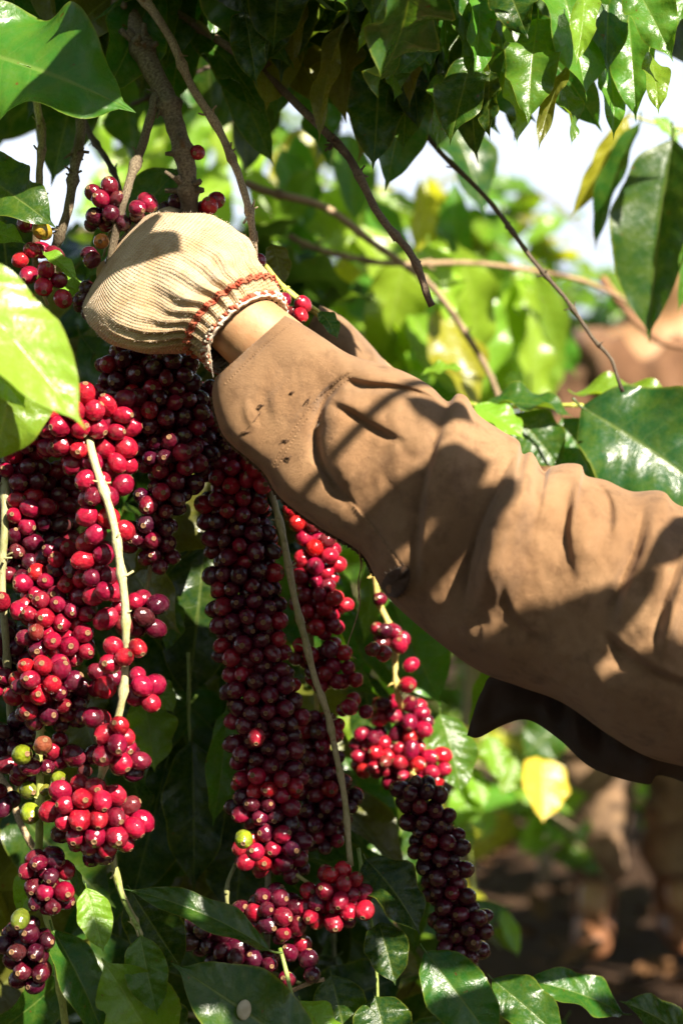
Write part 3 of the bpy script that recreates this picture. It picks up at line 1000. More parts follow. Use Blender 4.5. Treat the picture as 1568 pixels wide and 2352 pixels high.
# sleeve of the reaching arm
S_UP = [(0.00, 655, 724), (0.05, 700, 748), (0.10, 742, 775), (0.15, 800, 812), (0.20, 862, 832), (0.25, 925, 852), (0.30, 985, 884), (0.33, 1018, 915), (0.345, 1032, 921), (0.36, 1050, 904), (0.375, 1072, 912),
        (0.39, 1096, 950), (0.42, 1150, 988), (0.44, 1190, 1012), (0.452, 1200, 1042), (0.463, 1222, 1040), (0.478, 1248, 1082), (0.488, 1266, 1072), (0.50, 1300, 1064), (0.515, 1334, 1068), (0.525, 1346, 1092),
        (0.55, 1392, 1103), (0.59, 1450, 1128), (0.63, 1520, 1128), (0.66, 1572, 1165), (0.75, 1750, 1190), (0.87, 2000, 1200), (1.0, 2260, 1210)]
S_LO = [(0.00, 494, 868), (0.03, 487, 905), (0.06, 497, 960), (0.09, 522, 1012), (0.14, 600, 1080), (0.18, 645, 1145), (0.22, 735, 1212), (0.27, 828, 1270), (0.31, 868, 1340), (0.34, 905, 1388),
        (0.39, 1000, 1470), (0.45, 1100, 1542), (0.50, 1200, 1580), (0.55, 1292, 1615), (0.59, 1400, 1690), (0.63, 1490, 1740), (0.68, 1600, 1770), (0.77, 1780, 1830), (0.88, 2020, 1800), (1.0, 2300, 1700)]
S_DE = [(0, -0.043), (0.15, -0.048), (0.3, -0.055), (0.5, -0.068), (0.65, -0.075), (0.75, -0.06), (0.88, 0.01), (1.0, 0.09)]
S_TH = [(0, 0.033), (0.12, 0.038), (0.3, 0.058), (0.5, 0.072), (0.7, 0.078), (1.0, 0.085)]
NS, NTH = 500, 270
ss, th, px, py, yy = loft(S_UP, S_LO, S_DE, S_TH, NS, NTH, ([0, .12, .3, .5], [.5, .5, .66, .82]))
front = np.clip(np.sin(th), 0, 1)[None, :] * np.ones((NS, 1))
P2 = np.stack([px.ravel(), py.ravel()], 1)
disp = np.zeros(len(P2))
# (polyline, height mm, width on the polyline's one side, width on its other side, fade at the ends)
FOLDS = [
    ([(792, 868), (748, 918), (728, 980), (735, 1050), (770, 1115), (815, 1160)], -9.0, 12, 20, 0.12),
    ([(775, 905), (765, 980), (775, 1050), (815, 1130)], 7.5, 16, 34, 0.25),
    ([(782, 866), (830, 884), (900, 888), (960, 902), (1010, 925)], -7.0, 10, 16, 0.15),
    ([(800, 850), (880, 868), (960, 884), (1015, 912)], 4.5, 14, 14, 0.2),
    ([(745, 918), (800, 945), (860, 985), (930, 1015)], -5.0, 9, 14, 0.3),
    ([(760, 905), (820, 935), (890, 975)], 3.5, 14, 14, 0.3),
    ([(1030, 925), (995, 1010), (970, 1110), (958, 1230), (955, 1340)], -4.5, 14, 26, 0.2),
    ([(1060, 910), (1030, 1010), (1000, 1120), (985, 1250)], 4.5, 26, 40, 0.3),
    ([(1205, 1030), (1165, 1120), (1130, 1210), (1112, 1300), (1108, 1390)], 11.0, 20, 60, 0.22),
    ([(1180, 1040), (1130, 1120), (1085, 1210), (1066, 1310), (1062, 1410)], -8.0, 30, 24, 0.22),
    ([(1228, 1050), (1232, 1090), (1228, 1150)], -6.0, 12, 12, 0.3),
    ([(1250, 1080), (1262, 1140), (1255, 1220)], 4.0, 18, 18, 0.4),
    ([(1312, 1110), (1306, 1170), (1302, 1230), (1312, 1275)], -4.0, 22, 18, 0.4),
    ([(1340, 1090), (1338, 1170), (1335, 1250), (1322, 1330)], 7.5, 20, 24, 0.3),
    ([(1362, 1105), (1392, 1135), (1402, 1175), (1395, 1210)], -7.0, 14, 14, 0.3),
    ([(1440, 1130), (1425, 1220), (1400, 1300), (1370, 1400), (1350, 1500)], 6.0, 34, 44, 0.3),
    ([(1490, 1150), (1470, 1230), (1440, 1330), (1420, 1420), (1430, 1520)], -6.5, 26, 40, 0.3),
    ([(1568, 1210), (1540, 1330), (1500, 1450), (1480, 1600)], 7.0, 40, 40, 0.3),
    ([(1370, 1440), (1430, 1500), (1500, 1540), (1580, 1560)], -6.0, 30, 30, 0.35),
    ([(1330, 1500), (1400, 1580), (1500, 1620)], 5.0, 34, 34, 0.35),
    ([(900, 1010), (945, 1050), (975, 1065)], -2.0, 8, 8, 0.4),
    ([(620, 900), (600, 960), (610, 1010)], -2.4, 14, 18, 0.4),
    ([(660, 800), (640, 860), (650, 920)], -1.8, 16, 16, 0.4),
    ([(720, 1000), (760, 1090), (800, 1150)], 2.0, 14, 14, 0.4),
    ([(1010, 1420), (1100, 1490), (1220, 1540)], 3.5, 40, 40, 0.4),
    ([(990, 1330), (1010, 1410), (1060, 1480)], -3.0, 24, 24, 0.4),
]
for pts, h, wa, wb, fade in FOLDS:
    d, sg, run = poly_dist(P2, smooth_path(pts, 24))
    w = np.where(sg > 0, wa, wb) * 1.5
    e = np.clip(np.minimum(run, 1 - run) / fade, 0, 1) * 0.85 + 0.15
    endcut = np.exp(-(d / (w * 1.0)) ** 2)
    disp += h * 0.0008 * endcut * e
for pts, dep_, w_ in (([(792, 868), (748, 918), (728, 980), (735, 1050), (770, 1115), (815, 1160)], 3.0, 5), ([(782, 866), (830, 884), (900, 888), (960, 902), (1010, 925)], 2.4, 5), ([(745, 918), (800, 945), (860, 985), (930, 1015)], 2.0, 5),
                      ([(1032, 925), (1000, 1010), (975, 1110), (962, 1230)], 1.6, 5), ([(1185, 1060), (1140, 1130), (1098, 1220), (1076, 1310)], 2.2, 7), ([(1368, 1110), (1396, 1140), (1402, 1180)], 1.8, 5),
                      ([(840, 1010), (900, 1040), (960, 1062)], 1.2, 4), ([(560, 900), (590, 940), (600, 990)], 1.0, 5), ([(700, 800), (680, 850), (690, 900)], 1.0, 5), ([(1050, 1450), (1130, 1500), (1230, 1530)], 1.4, 7),
                      ([(1400, 1330), (1440, 1420), (1490, 1490)], 2.0, 7), ([(1500, 1180), (1480, 1260), (1455, 1330)], 1.6, 6), ([(668, 742), (600, 800), (514, 884)], 0.8, 3)):
    d, sg, run = poly_dist(P2, smooth_path(pts, 20))
    disp -= dep_ * 0.00035 * np.exp(-(d / w_) ** 2) * np.clip(np.minimum(run, 1 - run) / 0.3, 0.1, 1)
# pleats: the cloth steps up along a line and eases back behind it
STEPS = [
    ([(794, 864), (750, 916), (729, 980), (735, 1050), (770, 1115), (822, 1168)], 6.5, 48, 0.22),
    ([(776, 862), (830, 882), (900, 888), (965, 903), (1030, 935)], 5.0, 34, 0.22),
    ([(742, 916), (800, 944), (865, 986), (945, 1022)], 4.0, 36, 0.3),
    ([(1036, 912), (1005, 1005), (978, 1105), (962, 1225), (956, 1370)], 6.0, 62, 0.3),
    ([(1206, 1010), (1155, 1105), (1112, 1200), (1086, 1290), (1066, 1430)], 13.5, 85, 0.3),
    ([(1318, 1075), (1308, 1160), (1302, 1230), (1312, 1320)], 5.6, 46, 0.42),
    ([(1352, 1090), (1392, 1135), (1404, 1185), (1396, 1250)], 5.0, 44, 0.4),
    ([(1232, 1040), (1234, 1095), (1224, 1180)], 4.0, 32, 0.4),
    ([(1492, 1130), (1466, 1250), (1424, 1355), (1380, 1470)], 7.0, 72, 0.35),
    ([(1360, 1420), (1440, 1500), (1540, 1560), (1640, 1580)], 5.5, 60, 0.35),
    ([(1590, 1190), (1560, 1300), (1520, 1420), (1500, 1540)], 7.0, 60, 0.35),
    ([(1000, 1440), (1100, 1500), (1220, 1545)], 3.0, 50, 0.4),
    ([(640, 830), (615, 900), (622, 980)], 1.6, 40, 0.4),
    ([(560, 890), (556, 950), (585, 1010)], 1.4, 40, 0.4),
    ([(860, 1060), (905, 1120), (930, 1200)], 2.0, 36, 0.4),
    ([(1150, 1340), (1180, 1420), (1250, 1480)], 2.6, 50, 0.4),
]
for pts, h, dec, fade in STEPS:
    d, sg, run = poly_dist(P2, smooth_path(pts, 28))
    e = np.clip(np.minimum(run, 1 - run) / fade, 0, 1)
    e = e * e * (3 - 2 * e)
    rise = 30.0 if h > 13 else (15.0 if h > 6.9 else 7.0)
    up_ = (1 - np.exp(-(d / rise) ** 2)) * np.exp(-d / dec)
    disp += h * (0.0024 if h > 6.9 else 0.0016) * e * np.where(sg < 0, up_, -0.22 * np.exp(-(d / 14) ** 2) * (1 - np.exp(-(d / 3.0) ** 2)))
from mathutils import noise as mnoise
low = np.array([mnoise.noise(Vector((a * 0.0065, b * 0.0040, 3.3))) * 0.6 + mnoise.noise(Vector((a * 0.016, b * 0.009, 9.1))) * 0.35 + mnoise.noise(Vector((a * 0.05, b * 0.035, 1.1))) * 0.13 + (1 - abs(mnoise.noise(Vector((a * 0.020 + b * 0.008, b * 0.010, 6.1)))) * 3) * 0.10 for a, b in P2])
damp = np.clip((P2[:, 0] - 640) / 200, 0.25, 1)
disp += 0.0060 * low * damp
# seam lines sewn into the cloth: cuff band and placket
for pts in ([(798, 858), (745, 900), (700, 950), (660, 1010), (628, 1068)], [(720, 1060), (815, 1160), (880, 1240), (935, 1322)]):
    d, sg, run = poly_dist(P2, smooth_path(pts, 20))
    disp += np.where(d < 14, 0.0011 * np.clip(1 - (d / 14) ** 2, 0, 1) * (sg > 0), 0) - 0.0012 * np.exp(-(d / 2.5) ** 2)
yy = yy - (disp.reshape(NS, NTH) * front ** 0.6)
# creases also on the hidden side so that the sleeve is crumpled all round
back = np.clip(-np.sin(th), 0, 1)[None, :] * np.ones((NS, 1))
yy = yy + back * 0.009 * np.array([mnoise.noise(Vector((a * 0.012, b * 0.006, 7.7))) for a, b in P2]).reshape(NS, NTH)
VS = [at(px.ravel()[i], py.ravel()[i], yy.ravel()[i]) for i in range(NS * NTH)]
uvs = [(k / NTH * 1.4, ss[i] * 2.0) for i in range(NS) for k in range(NTH)]
# turned-in hem at the cuff: a second, inner layer for 7 cm
F = loft_faces(NS, NTH)
o0 = len(VS)
NI = 60
for i in range(NI):
    c = sum((VS[i * NTH + k] for k in range(NTH)), Vector()) / NTH
    for k in range(NTH):
        p = VS[i * NTH + k]
        VS.append(p + (c - p).normalized() * 0.0016)
        uvs.append(uvs[i * NTH + k])
for i in range(NI - 1):
    for k in range(NTH):
        a, b = o0 + i * NTH + k, o0 + i * NTH + (k + 1) % NTH
        F.append((a, b, b + NTH, a + NTH))
for k in range(NTH):
    a, b = k, (k + 1) % NTH
    F.append((a, b, o0 + b, o0 + a))
shirt = obj('shirt_sleeve', mesh_from('shirt_sleeve', VS, F, [M['cloth']], uvs), wk)
shirt['label'] = 'faded brown twill sleeve with open cuff and deep folds'


def surf(px_, py_, lift=0.001):
    """point on the front of the sleeve at a photo position"""
    fr = np.clip(np.sin(th), 0, 1) > 0.02
    m_ = np.broadcast_to(fr, px.shape)
    d = (px - px_) ** 2 + (py - py_) ** 2 + np.where(m_, 0, 1e9)
    i = d.argmin()
    return at(px_, py_, yy.ravel()[i] - lift)


# stitched seams
def stitches(pts, n, name='seam', r=0.00045, mat='seam', gap=0.35, off=0.0):
    mb = MB()
    path = smooth_path(pts, n * 4)
    for k in range(n):
        a, b = path[k * 4], path[min(len(path) - 1, k * 4 + 3)]
        e = a + (b - a) * (1 - gap)
        mb.tube([surf(*a, 0.0001), surf(*((a + e) / 2), 0.0004), surf(*e, 0.0001)], [r * 0.6, r * 0.75, r * 0.6], 5)
    return obj(name, mb.mesh(name, [M[mat]]), shirt)


stitches([(798, 858), (745, 900), (700, 950), (660, 1010), (628, 1068)], 34)
stitches([(806, 866), (753, 908), (708, 958), (668, 1018), (636, 1076)], 34)
stitches([(668, 742), (600, 800), (514, 884)], 30)
stitches([(812, 1162), (880, 1244), (932, 1318)], 26, r=0.0005)
# frayed edge along the open cuff
mb = MB()
edge = [(0.0 + 0.30 * k / 150) for k in range(151)]
Uc = smooth_path(np.asarray(S_LO, float), 900)
rg = np.random.default_rng(3)
pth = []
for s_ in edge[18:]:
    i = int(np.clip(s_ * (NS - 1), 0, NS - 1))
    k = NTH // 2
    pth.append(VS[i * NTH + k] + Vector((0, -0.003, -0.0006)))
pth = smooth_path(pth, 200) + rg.normal(0, 0.00025, (200, 3))
mb.tube(pth, 0.0014 + 0.0004 * np.sin(np.arange(200) * 1.3), 6)
for k in range(0, 200, 1):
    d = Vector((rg.normal(-0.4, .5), rg.normal(0, .4), rg.normal(-0.8, .4))).normalized() * rg.uniform(0.001, 0.0035)
    p = Vector(pth[k])
    mb.tube([p, p + d * 0.6 + Vector(rg.normal(0, .0004, 3)), p + d], [0.00022, 0.00018, 0.0001], 4)
obj('frayed_hem', mb.mesh('frayed_hem', [M['fray']]), shirt)
# torn corner of the placket
mb = MB()
cs = [(888, 1318), (925, 1300), (940, 1312), (936, 1345), (912, 1372), (888, 1366), (876, 1345)]
gridv = []
ctr = surf(908, 1336, 0.003)
ring0 = [surf(a, b, 0.0050 + 0.0025 * math.sin(i * 2.2)) for i, (a, b) in enumerate(cs)]
ring = [Vector(p) for p in smooth_path(ring0 + [ring0[0]], 29)[:-1]]
inner = [ctr + (p - ctr) * 0.55 + Vector((0, -0.0006 + 0.0018 * math.sin(i * 0.9), 0)) for i, p in enumerate(ring)]
vs = ring + inner + [ctr + Vector((0, -0.002, 0))] + [p + Vector((0, 0.0014, 0)) for p in ring]
n_ = len(ring)
fs = []
for i in range(n_):
    k = (i + 1) % n_
    fs += [(i, k, n_ + k, n_ + i), (n_ + i, n_ + k, 2 * n_), (k, i, 2 * n_ + 1 + i, 2 * n_ + 1 + k)]
mb.add(vs, fs)
for i in range(n_):
    for _ in range(2):
        d = (ring[i] - ctr).normalized() * rg.uniform(0.001, 0.003) + Vector(rg.normal(0, 0.0006, 3))
        mb.tube([ring[i], ring[i] + d], [0.0002, 0.0001], 4)
obj('torn_corner', mb.mesh('torn_corner', [M['darkcloth']]), shirt)
# loose threads and small tears
th_pts = [surf(824, 1262, 0.001), at(829, 1300, -.05), at(822, 1340, -.05), at(826, 1390, -.048), at(812, 1440, -.046), at(799, 1480, -.046), at(803, 1500, -.046), at(818, 1514, -.046)]
mb = MB()
mb.tube(smooth_path(th_pts, 60), np.linspace(0.0006, 0.00028, 60), 5)
mb.tube(smooth_path([at(822, 1262, -.05), at(833, 1300, -.051), at(826, 1345, -.05), at(822, 1380, -.049)], 30), 0.00035, 5)
obj('loose_thread', mb.mesh('loose_thread', [M['seam']]), shirt)
mb = MB()
for (x0, y0, x1, y1) in ((566, 985, 598, 948), (552, 996, 574, 990), (664, 906, 676, 898), (700, 930, 712, 912), (648, 1016, 664, 1010), (590, 935, 606, 930), (655, 1052, 668, 1048)):
    a, b = surf(x0, y0, 0.0003), surf(x1, y1, 0.0003)
    for _ in range(4):
        e = Vector(rg.normal(0, 0.0005, 3))
        mb.tube([a + e, (a + b) / 2 + e * 1.6 + Vector((0, -0.0007, 0)), b - e], [0.0002, 0.0004, 0.00015], 5)
obj('tear', mb.mesh('tear', [M['fray']]), shirt)

# ---- sleeve of the other arm, behind, and the shirt front hanging in the shade under the arm
U2 = [(0, 735, 700), (0.1, 790, 730), (0.2, 850, 790), (0.3, 900, 850), (0.4, 980, 940), (0.5, 1100, 1060), (0.6, 1250, 1160), (0.7, 1450, 1240), (0.85, 1750, 1280), (1, 2050, 1300)]
L2 = [(0, 700, 760), (0.1, 730, 850), (0.2, 790, 910), (0.3, 850, 980), (0.4, 930, 1080), (0.5, 1050, 1230), (0.6, 1200, 1340), (0.7, 1400, 1450), (0.85, 1700, 1560), (1, 2050, 1650)]
D2 = [(0, 0.14), (0.3, 0.15), (0.6, 0.20), (1, 0.30)]
T2 = [(0, 0.022), (0.1, 0.035), (0.5, 0.055), (1, 0.08)]
s2, t2, x2, y2, d2 = loft(U2, L2, D2, T2, 110, 60)
d2 = d2 + 0.007 * np.array([mnoise.noise(Vector((a * 0.02, b * 0.008, 5.0))) for a, b in zip(x2.ravel(), y2.ravel())]).reshape(x2.shape)
V2 = [at(x2.ravel()[i], y2.ravel()[i], d2.ravel()[i]) for i in range(x2.size)]
obj('shirt_sleeve', mesh_from('shirt_sleeve', V2, loft_faces(110, 60), [M['cloth']], [(k / 60 * 1.4, s2[i] * 2) for i in range(110) for k in range(60)]), wk)

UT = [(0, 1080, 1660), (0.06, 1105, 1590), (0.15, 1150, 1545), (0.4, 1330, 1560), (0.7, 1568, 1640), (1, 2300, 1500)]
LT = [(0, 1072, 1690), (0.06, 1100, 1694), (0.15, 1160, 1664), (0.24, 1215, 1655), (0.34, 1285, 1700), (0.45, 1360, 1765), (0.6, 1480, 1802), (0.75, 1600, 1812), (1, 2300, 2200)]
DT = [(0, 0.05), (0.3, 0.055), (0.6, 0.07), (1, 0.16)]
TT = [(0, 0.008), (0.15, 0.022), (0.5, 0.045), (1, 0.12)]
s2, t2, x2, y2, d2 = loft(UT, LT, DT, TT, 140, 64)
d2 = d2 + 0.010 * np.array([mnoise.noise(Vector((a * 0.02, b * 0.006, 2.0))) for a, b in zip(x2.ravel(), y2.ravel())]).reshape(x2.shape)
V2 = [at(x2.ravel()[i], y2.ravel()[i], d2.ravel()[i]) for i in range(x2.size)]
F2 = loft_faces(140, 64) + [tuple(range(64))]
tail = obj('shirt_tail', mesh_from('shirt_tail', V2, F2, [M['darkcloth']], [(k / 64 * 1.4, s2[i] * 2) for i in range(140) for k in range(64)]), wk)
tail['label'] = 'shirt cloth hanging under the sleeve, coloured dark for shade'
# shirt body and trousers of the picker, outside the picture
sb = skin_obj('shirt_body', [(*arm[1][:3], .125, .115), (*arm[0][:3], .155, .125), (*arm[22][:3], .15, .125), (*arm[23][:3], .15, .13)], [(0, 1), (1, 2), (2, 3)], M['cloth'], wk, sub=4)
wrinkle(sb, 0.012, 9, 4)
for a, b, c in ((24, 25, 26), (28, 29, 30)):
    tl = skin_obj('trouser_leg', [(*arm[23][:3], .11, .11), (*arm[a][:3], .105, .105), (*arm[b][:3], .08, .08), (*arm[c][:3], .07, .07)], [(0, 1), (1, 2), (2, 3)], M['trouser'], wk, sub=3)
    wrinkle(tl, 0.012, 9, 4)
skin_obj('hair', [(arm[4][0], arm[4][1] + .02, arm[4][2] + .01, .088, .09), (arm[5][0], arm[5][1] + .015, arm[5][2] + .01, .075, .075)], [(0, 1)], M['hair'], wk, sub=2)

# ---- glove: knitted back of the hand, cuff ribs, fingers closed round the branch behind
G_UP = [(0.00, 640, 690), (0.06, 630, 660), (0.14, 612, 635), (0.24, 590, 604), (0.36, 583, 572), (0.48, 560, 534), (0.60, 520, 507), (0.72, 455, 490), (0.84, 390, 486), (0.93, 352, 488), (1.0, 320, 500)]
G_LO = [(0.00, 490, 846), (0.06, 462, 825), (0.14, 428, 806), (0.24, 380, 808), (0.36, 325, 806), (0.48, 275, 795), (0.60, 228, 772), (0.72, 198, 745), (0.84, 190, 705), (0.93, 204, 668), (1.0, 232, 622)]
G_DE = [(0, -0.040), (0.14, -0.040), (0.3, -0.036), (0.5, -0.028), (0.7, -0.008), (0.85, 0.018), (0.93, 0.036), (1.0, 0.052)]
G_TH = [(0, 0.033), (0.05, 0.033), (0.14, 0.036), (0.3, 0.038), (0.5, 0.040), (0.7, 0.040), (0.85, 0.036), (0.93, 0.030), (1.0, 0.020)]
GN, GT = 170, 324
gs, gth, gx_, gy_, gd = loft(G_UP, G_LO, G_DE, G_TH, GN, GT, 0.92)
bow = np.interp(gs, [0, 0.12, 0.35, 0.65], [1, 0.95, 0.5, 0.0])[:, None] * np.sin(gth)[None, :]
gx_, gy_ = gx_ - 46 * bow, gy_ - 36 * bow
cx, cy, cd = gx_.mean(1)[:, None], gy_.mean(1)[:, None], gd.mean(1)[:, None]
ribs = np.cos(gth * 27 + 0.6 * np.sin(gth * 3))[None, :]
ramp_ = np.interp(gs, [0, 0.03, 0.05, 0.09, 0.30, 0.55, 0.66], [0.35, 0.5, 0.7, 1.0, 1.0, 0.35, 0.0])[:, None]
vary = 0.75 + 0.35 * np.sin(gth * 5 + 1)[None, :]
amp = 0.0022 * ribs * ramp_ * vary
lump = np.array([mnoise.noise(Vector((a * 0.010, b * 0.010, 4.0))) * 0.0060 + mnoise.noise(Vector((a * 0.03, b * 0.03, 1.0))) * 0.0010 for a, b in zip(gx_.ravel(), gy_.ravel())]).reshape(gx_.shape) * np.interp(gs, [0, 0.2, 0.4], [0.1, 0.6, 1])[:, None]
GV = []
for i in range(GN):
    c = at(cx[i, 0], cy[i, 0], cd[i, 0])
    for k in range(GT):
        p = at(gx_[i, k], gy_[i, k], gd[i, k])
        n_ = (p - c).normalized()
        GV.append(p + n_ * (amp[i, k] + lump[i, k]))
GF = loft_faces(GN, GT)
c_end = len(GV)
GV.append(at(262, 560, 0.062))
for k in range(GT):
    GF.append(((GN - 1) * GT + k, c_end, (GN - 1) * GT + (k + 1) % GT))
guv = [(k / GT, gs[i]) for i in range(GN) for k in range(GT)] + [(0.5, 1.0)]
# inner face of the cuff
o0 = len(GV)
for i in range(12):
    c = at(cx[i, 0], cy[i, 0], cd[i, 0])
    for k in range(GT):
        p = GV[i * GT + k]
        GV.append(p + (c - p).normalized() * 0.0022)
        guv.append(guv[i * GT + k])
for i in range(11):
    for k in range(GT):
        a, b = o0 + i * GT + k, o0 + i * GT + (k + 1) % GT
        GF.append((a, b, b + GT, a + GT))
for k in range(GT):
    GF.append((k, (k + 1) % GT, o0 + (k + 1) % GT, o0 + k))
glove = obj('glove', mesh_from('glove', GV, GF, [M['glove']], guv), wk)
glove['label'] = 'cream knitted cotton glove with red edged cuff, stained brown'
# fingers: bent round the branch on the far side of the hand
for nm, chain in (('finger', [(372, 520, .045, .0135), (400, 505, .075, .0125), (428, 515, .098, .0115), (446, 535, .080, .0105), (440, 545, .062, .0095)]),
                  ('finger', [(325, 545, .050, .0140), (350, 535, .085, .0130), (392, 545, .108, .0120), (420, 560, .090, .0108), (418, 566, .070, .0098)]),
                  ('finger', [(285, 580, .050, .0135), (305, 575, .084, .0125), (352, 585, .106, .0115), (385, 595, .090, .0105), (386, 600, .072, .0095)]),
                  ('finger', [(248, 628, .046, .0120), (262, 625, .072, .0112), (302, 630, .090, .0102), (330, 634, .078, .0095), (332, 636, .064, .0088)]),
                  ('thumb', [(470, 560, .010, .0150), (492, 560, .045, .0138), (490, 548, .072, .0125), (472, 540, .088, .0110)])):
    f_ = skin_obj(nm, [jw(a, b, y, r) for a, b, y, r in chain], [(i, i + 1) for i in range(len(chain) - 1)], M['glove'], glove, sub=2)


def ring_pts(s_, lift, n):
    i = s_ * (GN - 1)
    i0 = int(i)
    f = i - i0
    out = []
    c = at(cx[i0, 0], cy[i0, 0], cd[i0, 0])
    for q in range(n):
        k = q * GT // n
        p = GV[i0 * GT + k] * (1 - f) + GV[min(GN - 1, i0 + 1) * GT + k] * f
        out.append(p + (p - c).normalized() * lift)
    return out


def overlock(s_a, s_b, n, mat_a, mat_b, name, r=0.0011, seed=0, jit=0.0004):
    rgx = np.random.default_rng(seed)
    A, B_ = ring_pts(s_a, 0.0012, n), ring_pts(s_b, 0.0012, n)
    mbx = MB()
    for q in range(n):
        a, b = A[q], B_[(q + 1) % n]
        mid = (a + b) / 2
        c = at(cx[2, 0], cy[2, 0], cd[2, 0])
        up = (mid - c).normalized()
        e = Vector(rgx.normal(0, jit, 3))
        mbx.tube([a + e - up * 0.001, mid + up * 0.0012 + e, b + e - up * 0.0008], [r * 0.75, r * rgx.uniform(0.9, 1.3), r * 0.7], 6, mi=0 if rgx.random() < 0.55 else 1)
    cord = A + [A[0]]
    mbx.tube(smooth_path([tuple(p) for p in cord], n * 3), r * 0.85, 6, mi=0)
    # fuzz
    for q in range(n):
        for _ in range(3):
            p = A[q].lerp(B_[q], rgx.random())
            d = Vector(rgx.normal(0, 1, 3)).normalized() * rgx.uniform(0.001, 0.0026)
            mbx.tube([p, p + d], [0.00016, 0.00008], 4, mi=1)
    return obj(name, mbx.mesh(name, [M[mat_a], M[mat_b]]), glove)


overlock(0.0, 0.024, 92, 'white', 'red', 'cuff_trim', 0.0012, 1)
overlock(-0.0 + 0.003, 0.016, 96, 'red', 'red', 'cuff_cord', 0.0008, 2)
overlock(0.094, 0.120, 150, 'red', 'red', 'cuff_stripe', 0.0010, 3, 0.0003)
mb = MB()
mb.tube(smooth_path([at(478, 790, -.075), at(484, 820, -.076), at(487, 850, -.074), at(490, 868, -.07)], 16), 0.0002, 4)
obj('loose_thread', mb.mesh('loose_thread', [M['white']]), glove)
# lint standing off the knit
mb = MB()
for _ in range(2600):
    i, k = rg.integers(4, GN - 8), rg.integers(0, GT)
    c = at(cx[i, 0], cy[i, 0], cd[i, 0])
    p = GV[i * GT + k]
    d = ((p - c).normalized() + Vector(rg.normal(0, .6, 3))).normalized() * rg.uniform(0.0006, 0.0022)
    mb.tube([p - d * 0.2, p + d], [0.00014, 0.00007], 3)
lint = obj('lint', mb.mesh('lint', [M['white']]), glove)
lint['kind'] = 'stuff'


# ================================================================== WOODY BRANCHES
BR = 'bare woody coffee branches'


def bare_branch(label, pts, r0, r1, color, seed, scars=0.8, node=0.05, seg=10, wob=0.004, group=BR):
    t = thing('woody_branch', label, 'branch', group)
    me, path = twig_mesh([at(*p) for p in pts], r0 * K, r1 * K, node, scars, seg, wob, seed)
    obj('stem', me, t, None, color)
    return t, path


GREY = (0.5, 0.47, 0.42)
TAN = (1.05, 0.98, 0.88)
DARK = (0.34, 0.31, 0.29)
bare_branch('thick grey branch running down into the gloved hand', [(255, -70, .10), (300, 20, .09), (345, 150, .07), (385, 240, .06), (412, 320, .055), (432, 410, .05), (440, 500, .055), (432, 620, .07)], 27, 20, GREY, 1, 1.3, 0.045, 12)
bare_branch('grey side twig forking from the thick branch beside dark cherries', [(362, 190, .066), (350, 250, .055), (335, 330, .05), (300, 420, .04), (275, 490, .035), (255, 570, .035), (235, 690, .05)], 12, 9, GREY, 2, 1.2, 0.05)
bare_branch('pale twig passing just beside the top of the glove', [(250, -90, .06), (300, -30, .055), (345, 20, .05), (400, 110, .045), (440, 185, .04), (490, 270, .035), (520, 345, .03), (550, 410, .025), (572, 490, .02), (584, 570, .02), (592, 640, .03)], 11, 8, (0.95, 0.85, 0.72), 3, 1.1, 0.04)
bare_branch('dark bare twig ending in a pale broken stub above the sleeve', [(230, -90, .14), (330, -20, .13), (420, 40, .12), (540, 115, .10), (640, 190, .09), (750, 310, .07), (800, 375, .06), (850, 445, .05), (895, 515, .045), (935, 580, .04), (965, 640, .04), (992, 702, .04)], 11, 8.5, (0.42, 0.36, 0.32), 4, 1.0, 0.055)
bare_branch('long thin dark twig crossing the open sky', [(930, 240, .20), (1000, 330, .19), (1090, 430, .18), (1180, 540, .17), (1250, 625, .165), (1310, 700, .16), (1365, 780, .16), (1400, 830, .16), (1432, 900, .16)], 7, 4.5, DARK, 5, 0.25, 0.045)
bare_branch('pale upright stub beneath the large spotted leaf', [(70, 40, .09), (78, 130, .07), (82, 180, .06), (88, 260, .05), (90, 340, .04), (92, 420, .035), (88, 520, .03), (84, 640, .04)], 10, 8, (0.95, 0.92, 0.75), 6, 1.0, 0.03)
bare_branch('grey knobbly twig beside the jagged leaf', [(190, 60, .12), (188, 170, .09), (182, 270, .07), (175, 350, .06), (165, 430, .055), (150, 510, .05), (125, 590, .06), (100, 680, .07)], 14, 10, GREY, 7, 1.4, 0.04)
bare_branch('short dark slanting twig behind the woody branches', [(150, 120, .18), (180, 220, .16), (205, 290, .15), (235, 350, .14), (262, 405, .13), (285, 470, .12)], 9, 7, DARK, 8, 0.8, 0.05)
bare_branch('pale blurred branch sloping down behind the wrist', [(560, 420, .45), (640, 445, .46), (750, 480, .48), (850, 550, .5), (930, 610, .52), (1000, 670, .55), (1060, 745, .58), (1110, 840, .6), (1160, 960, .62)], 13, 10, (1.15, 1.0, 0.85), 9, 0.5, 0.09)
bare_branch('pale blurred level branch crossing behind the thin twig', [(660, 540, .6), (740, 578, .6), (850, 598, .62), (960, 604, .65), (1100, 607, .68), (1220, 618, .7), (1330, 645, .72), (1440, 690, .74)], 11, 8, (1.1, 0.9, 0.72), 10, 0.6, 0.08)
bare_branch('brown gnarled branch over the other worker', [(1380, 640, .9), (1430, 705, .88), (1480, 755, .86), (1530, 790, .85), (1620, 800, .85)], 17, 13, (0.8, 0.5, 0.36), 11, 1.0, 0.08)
bare_branch('pale leaning twig at the lower left among leaves', [(-20, 1760, .12), (20, 1830, .11), (50, 1890, .10), (78, 1950, .10)], 10, 8, (1.1, 0.95, 0.75), 12, 0.8, 0.05)
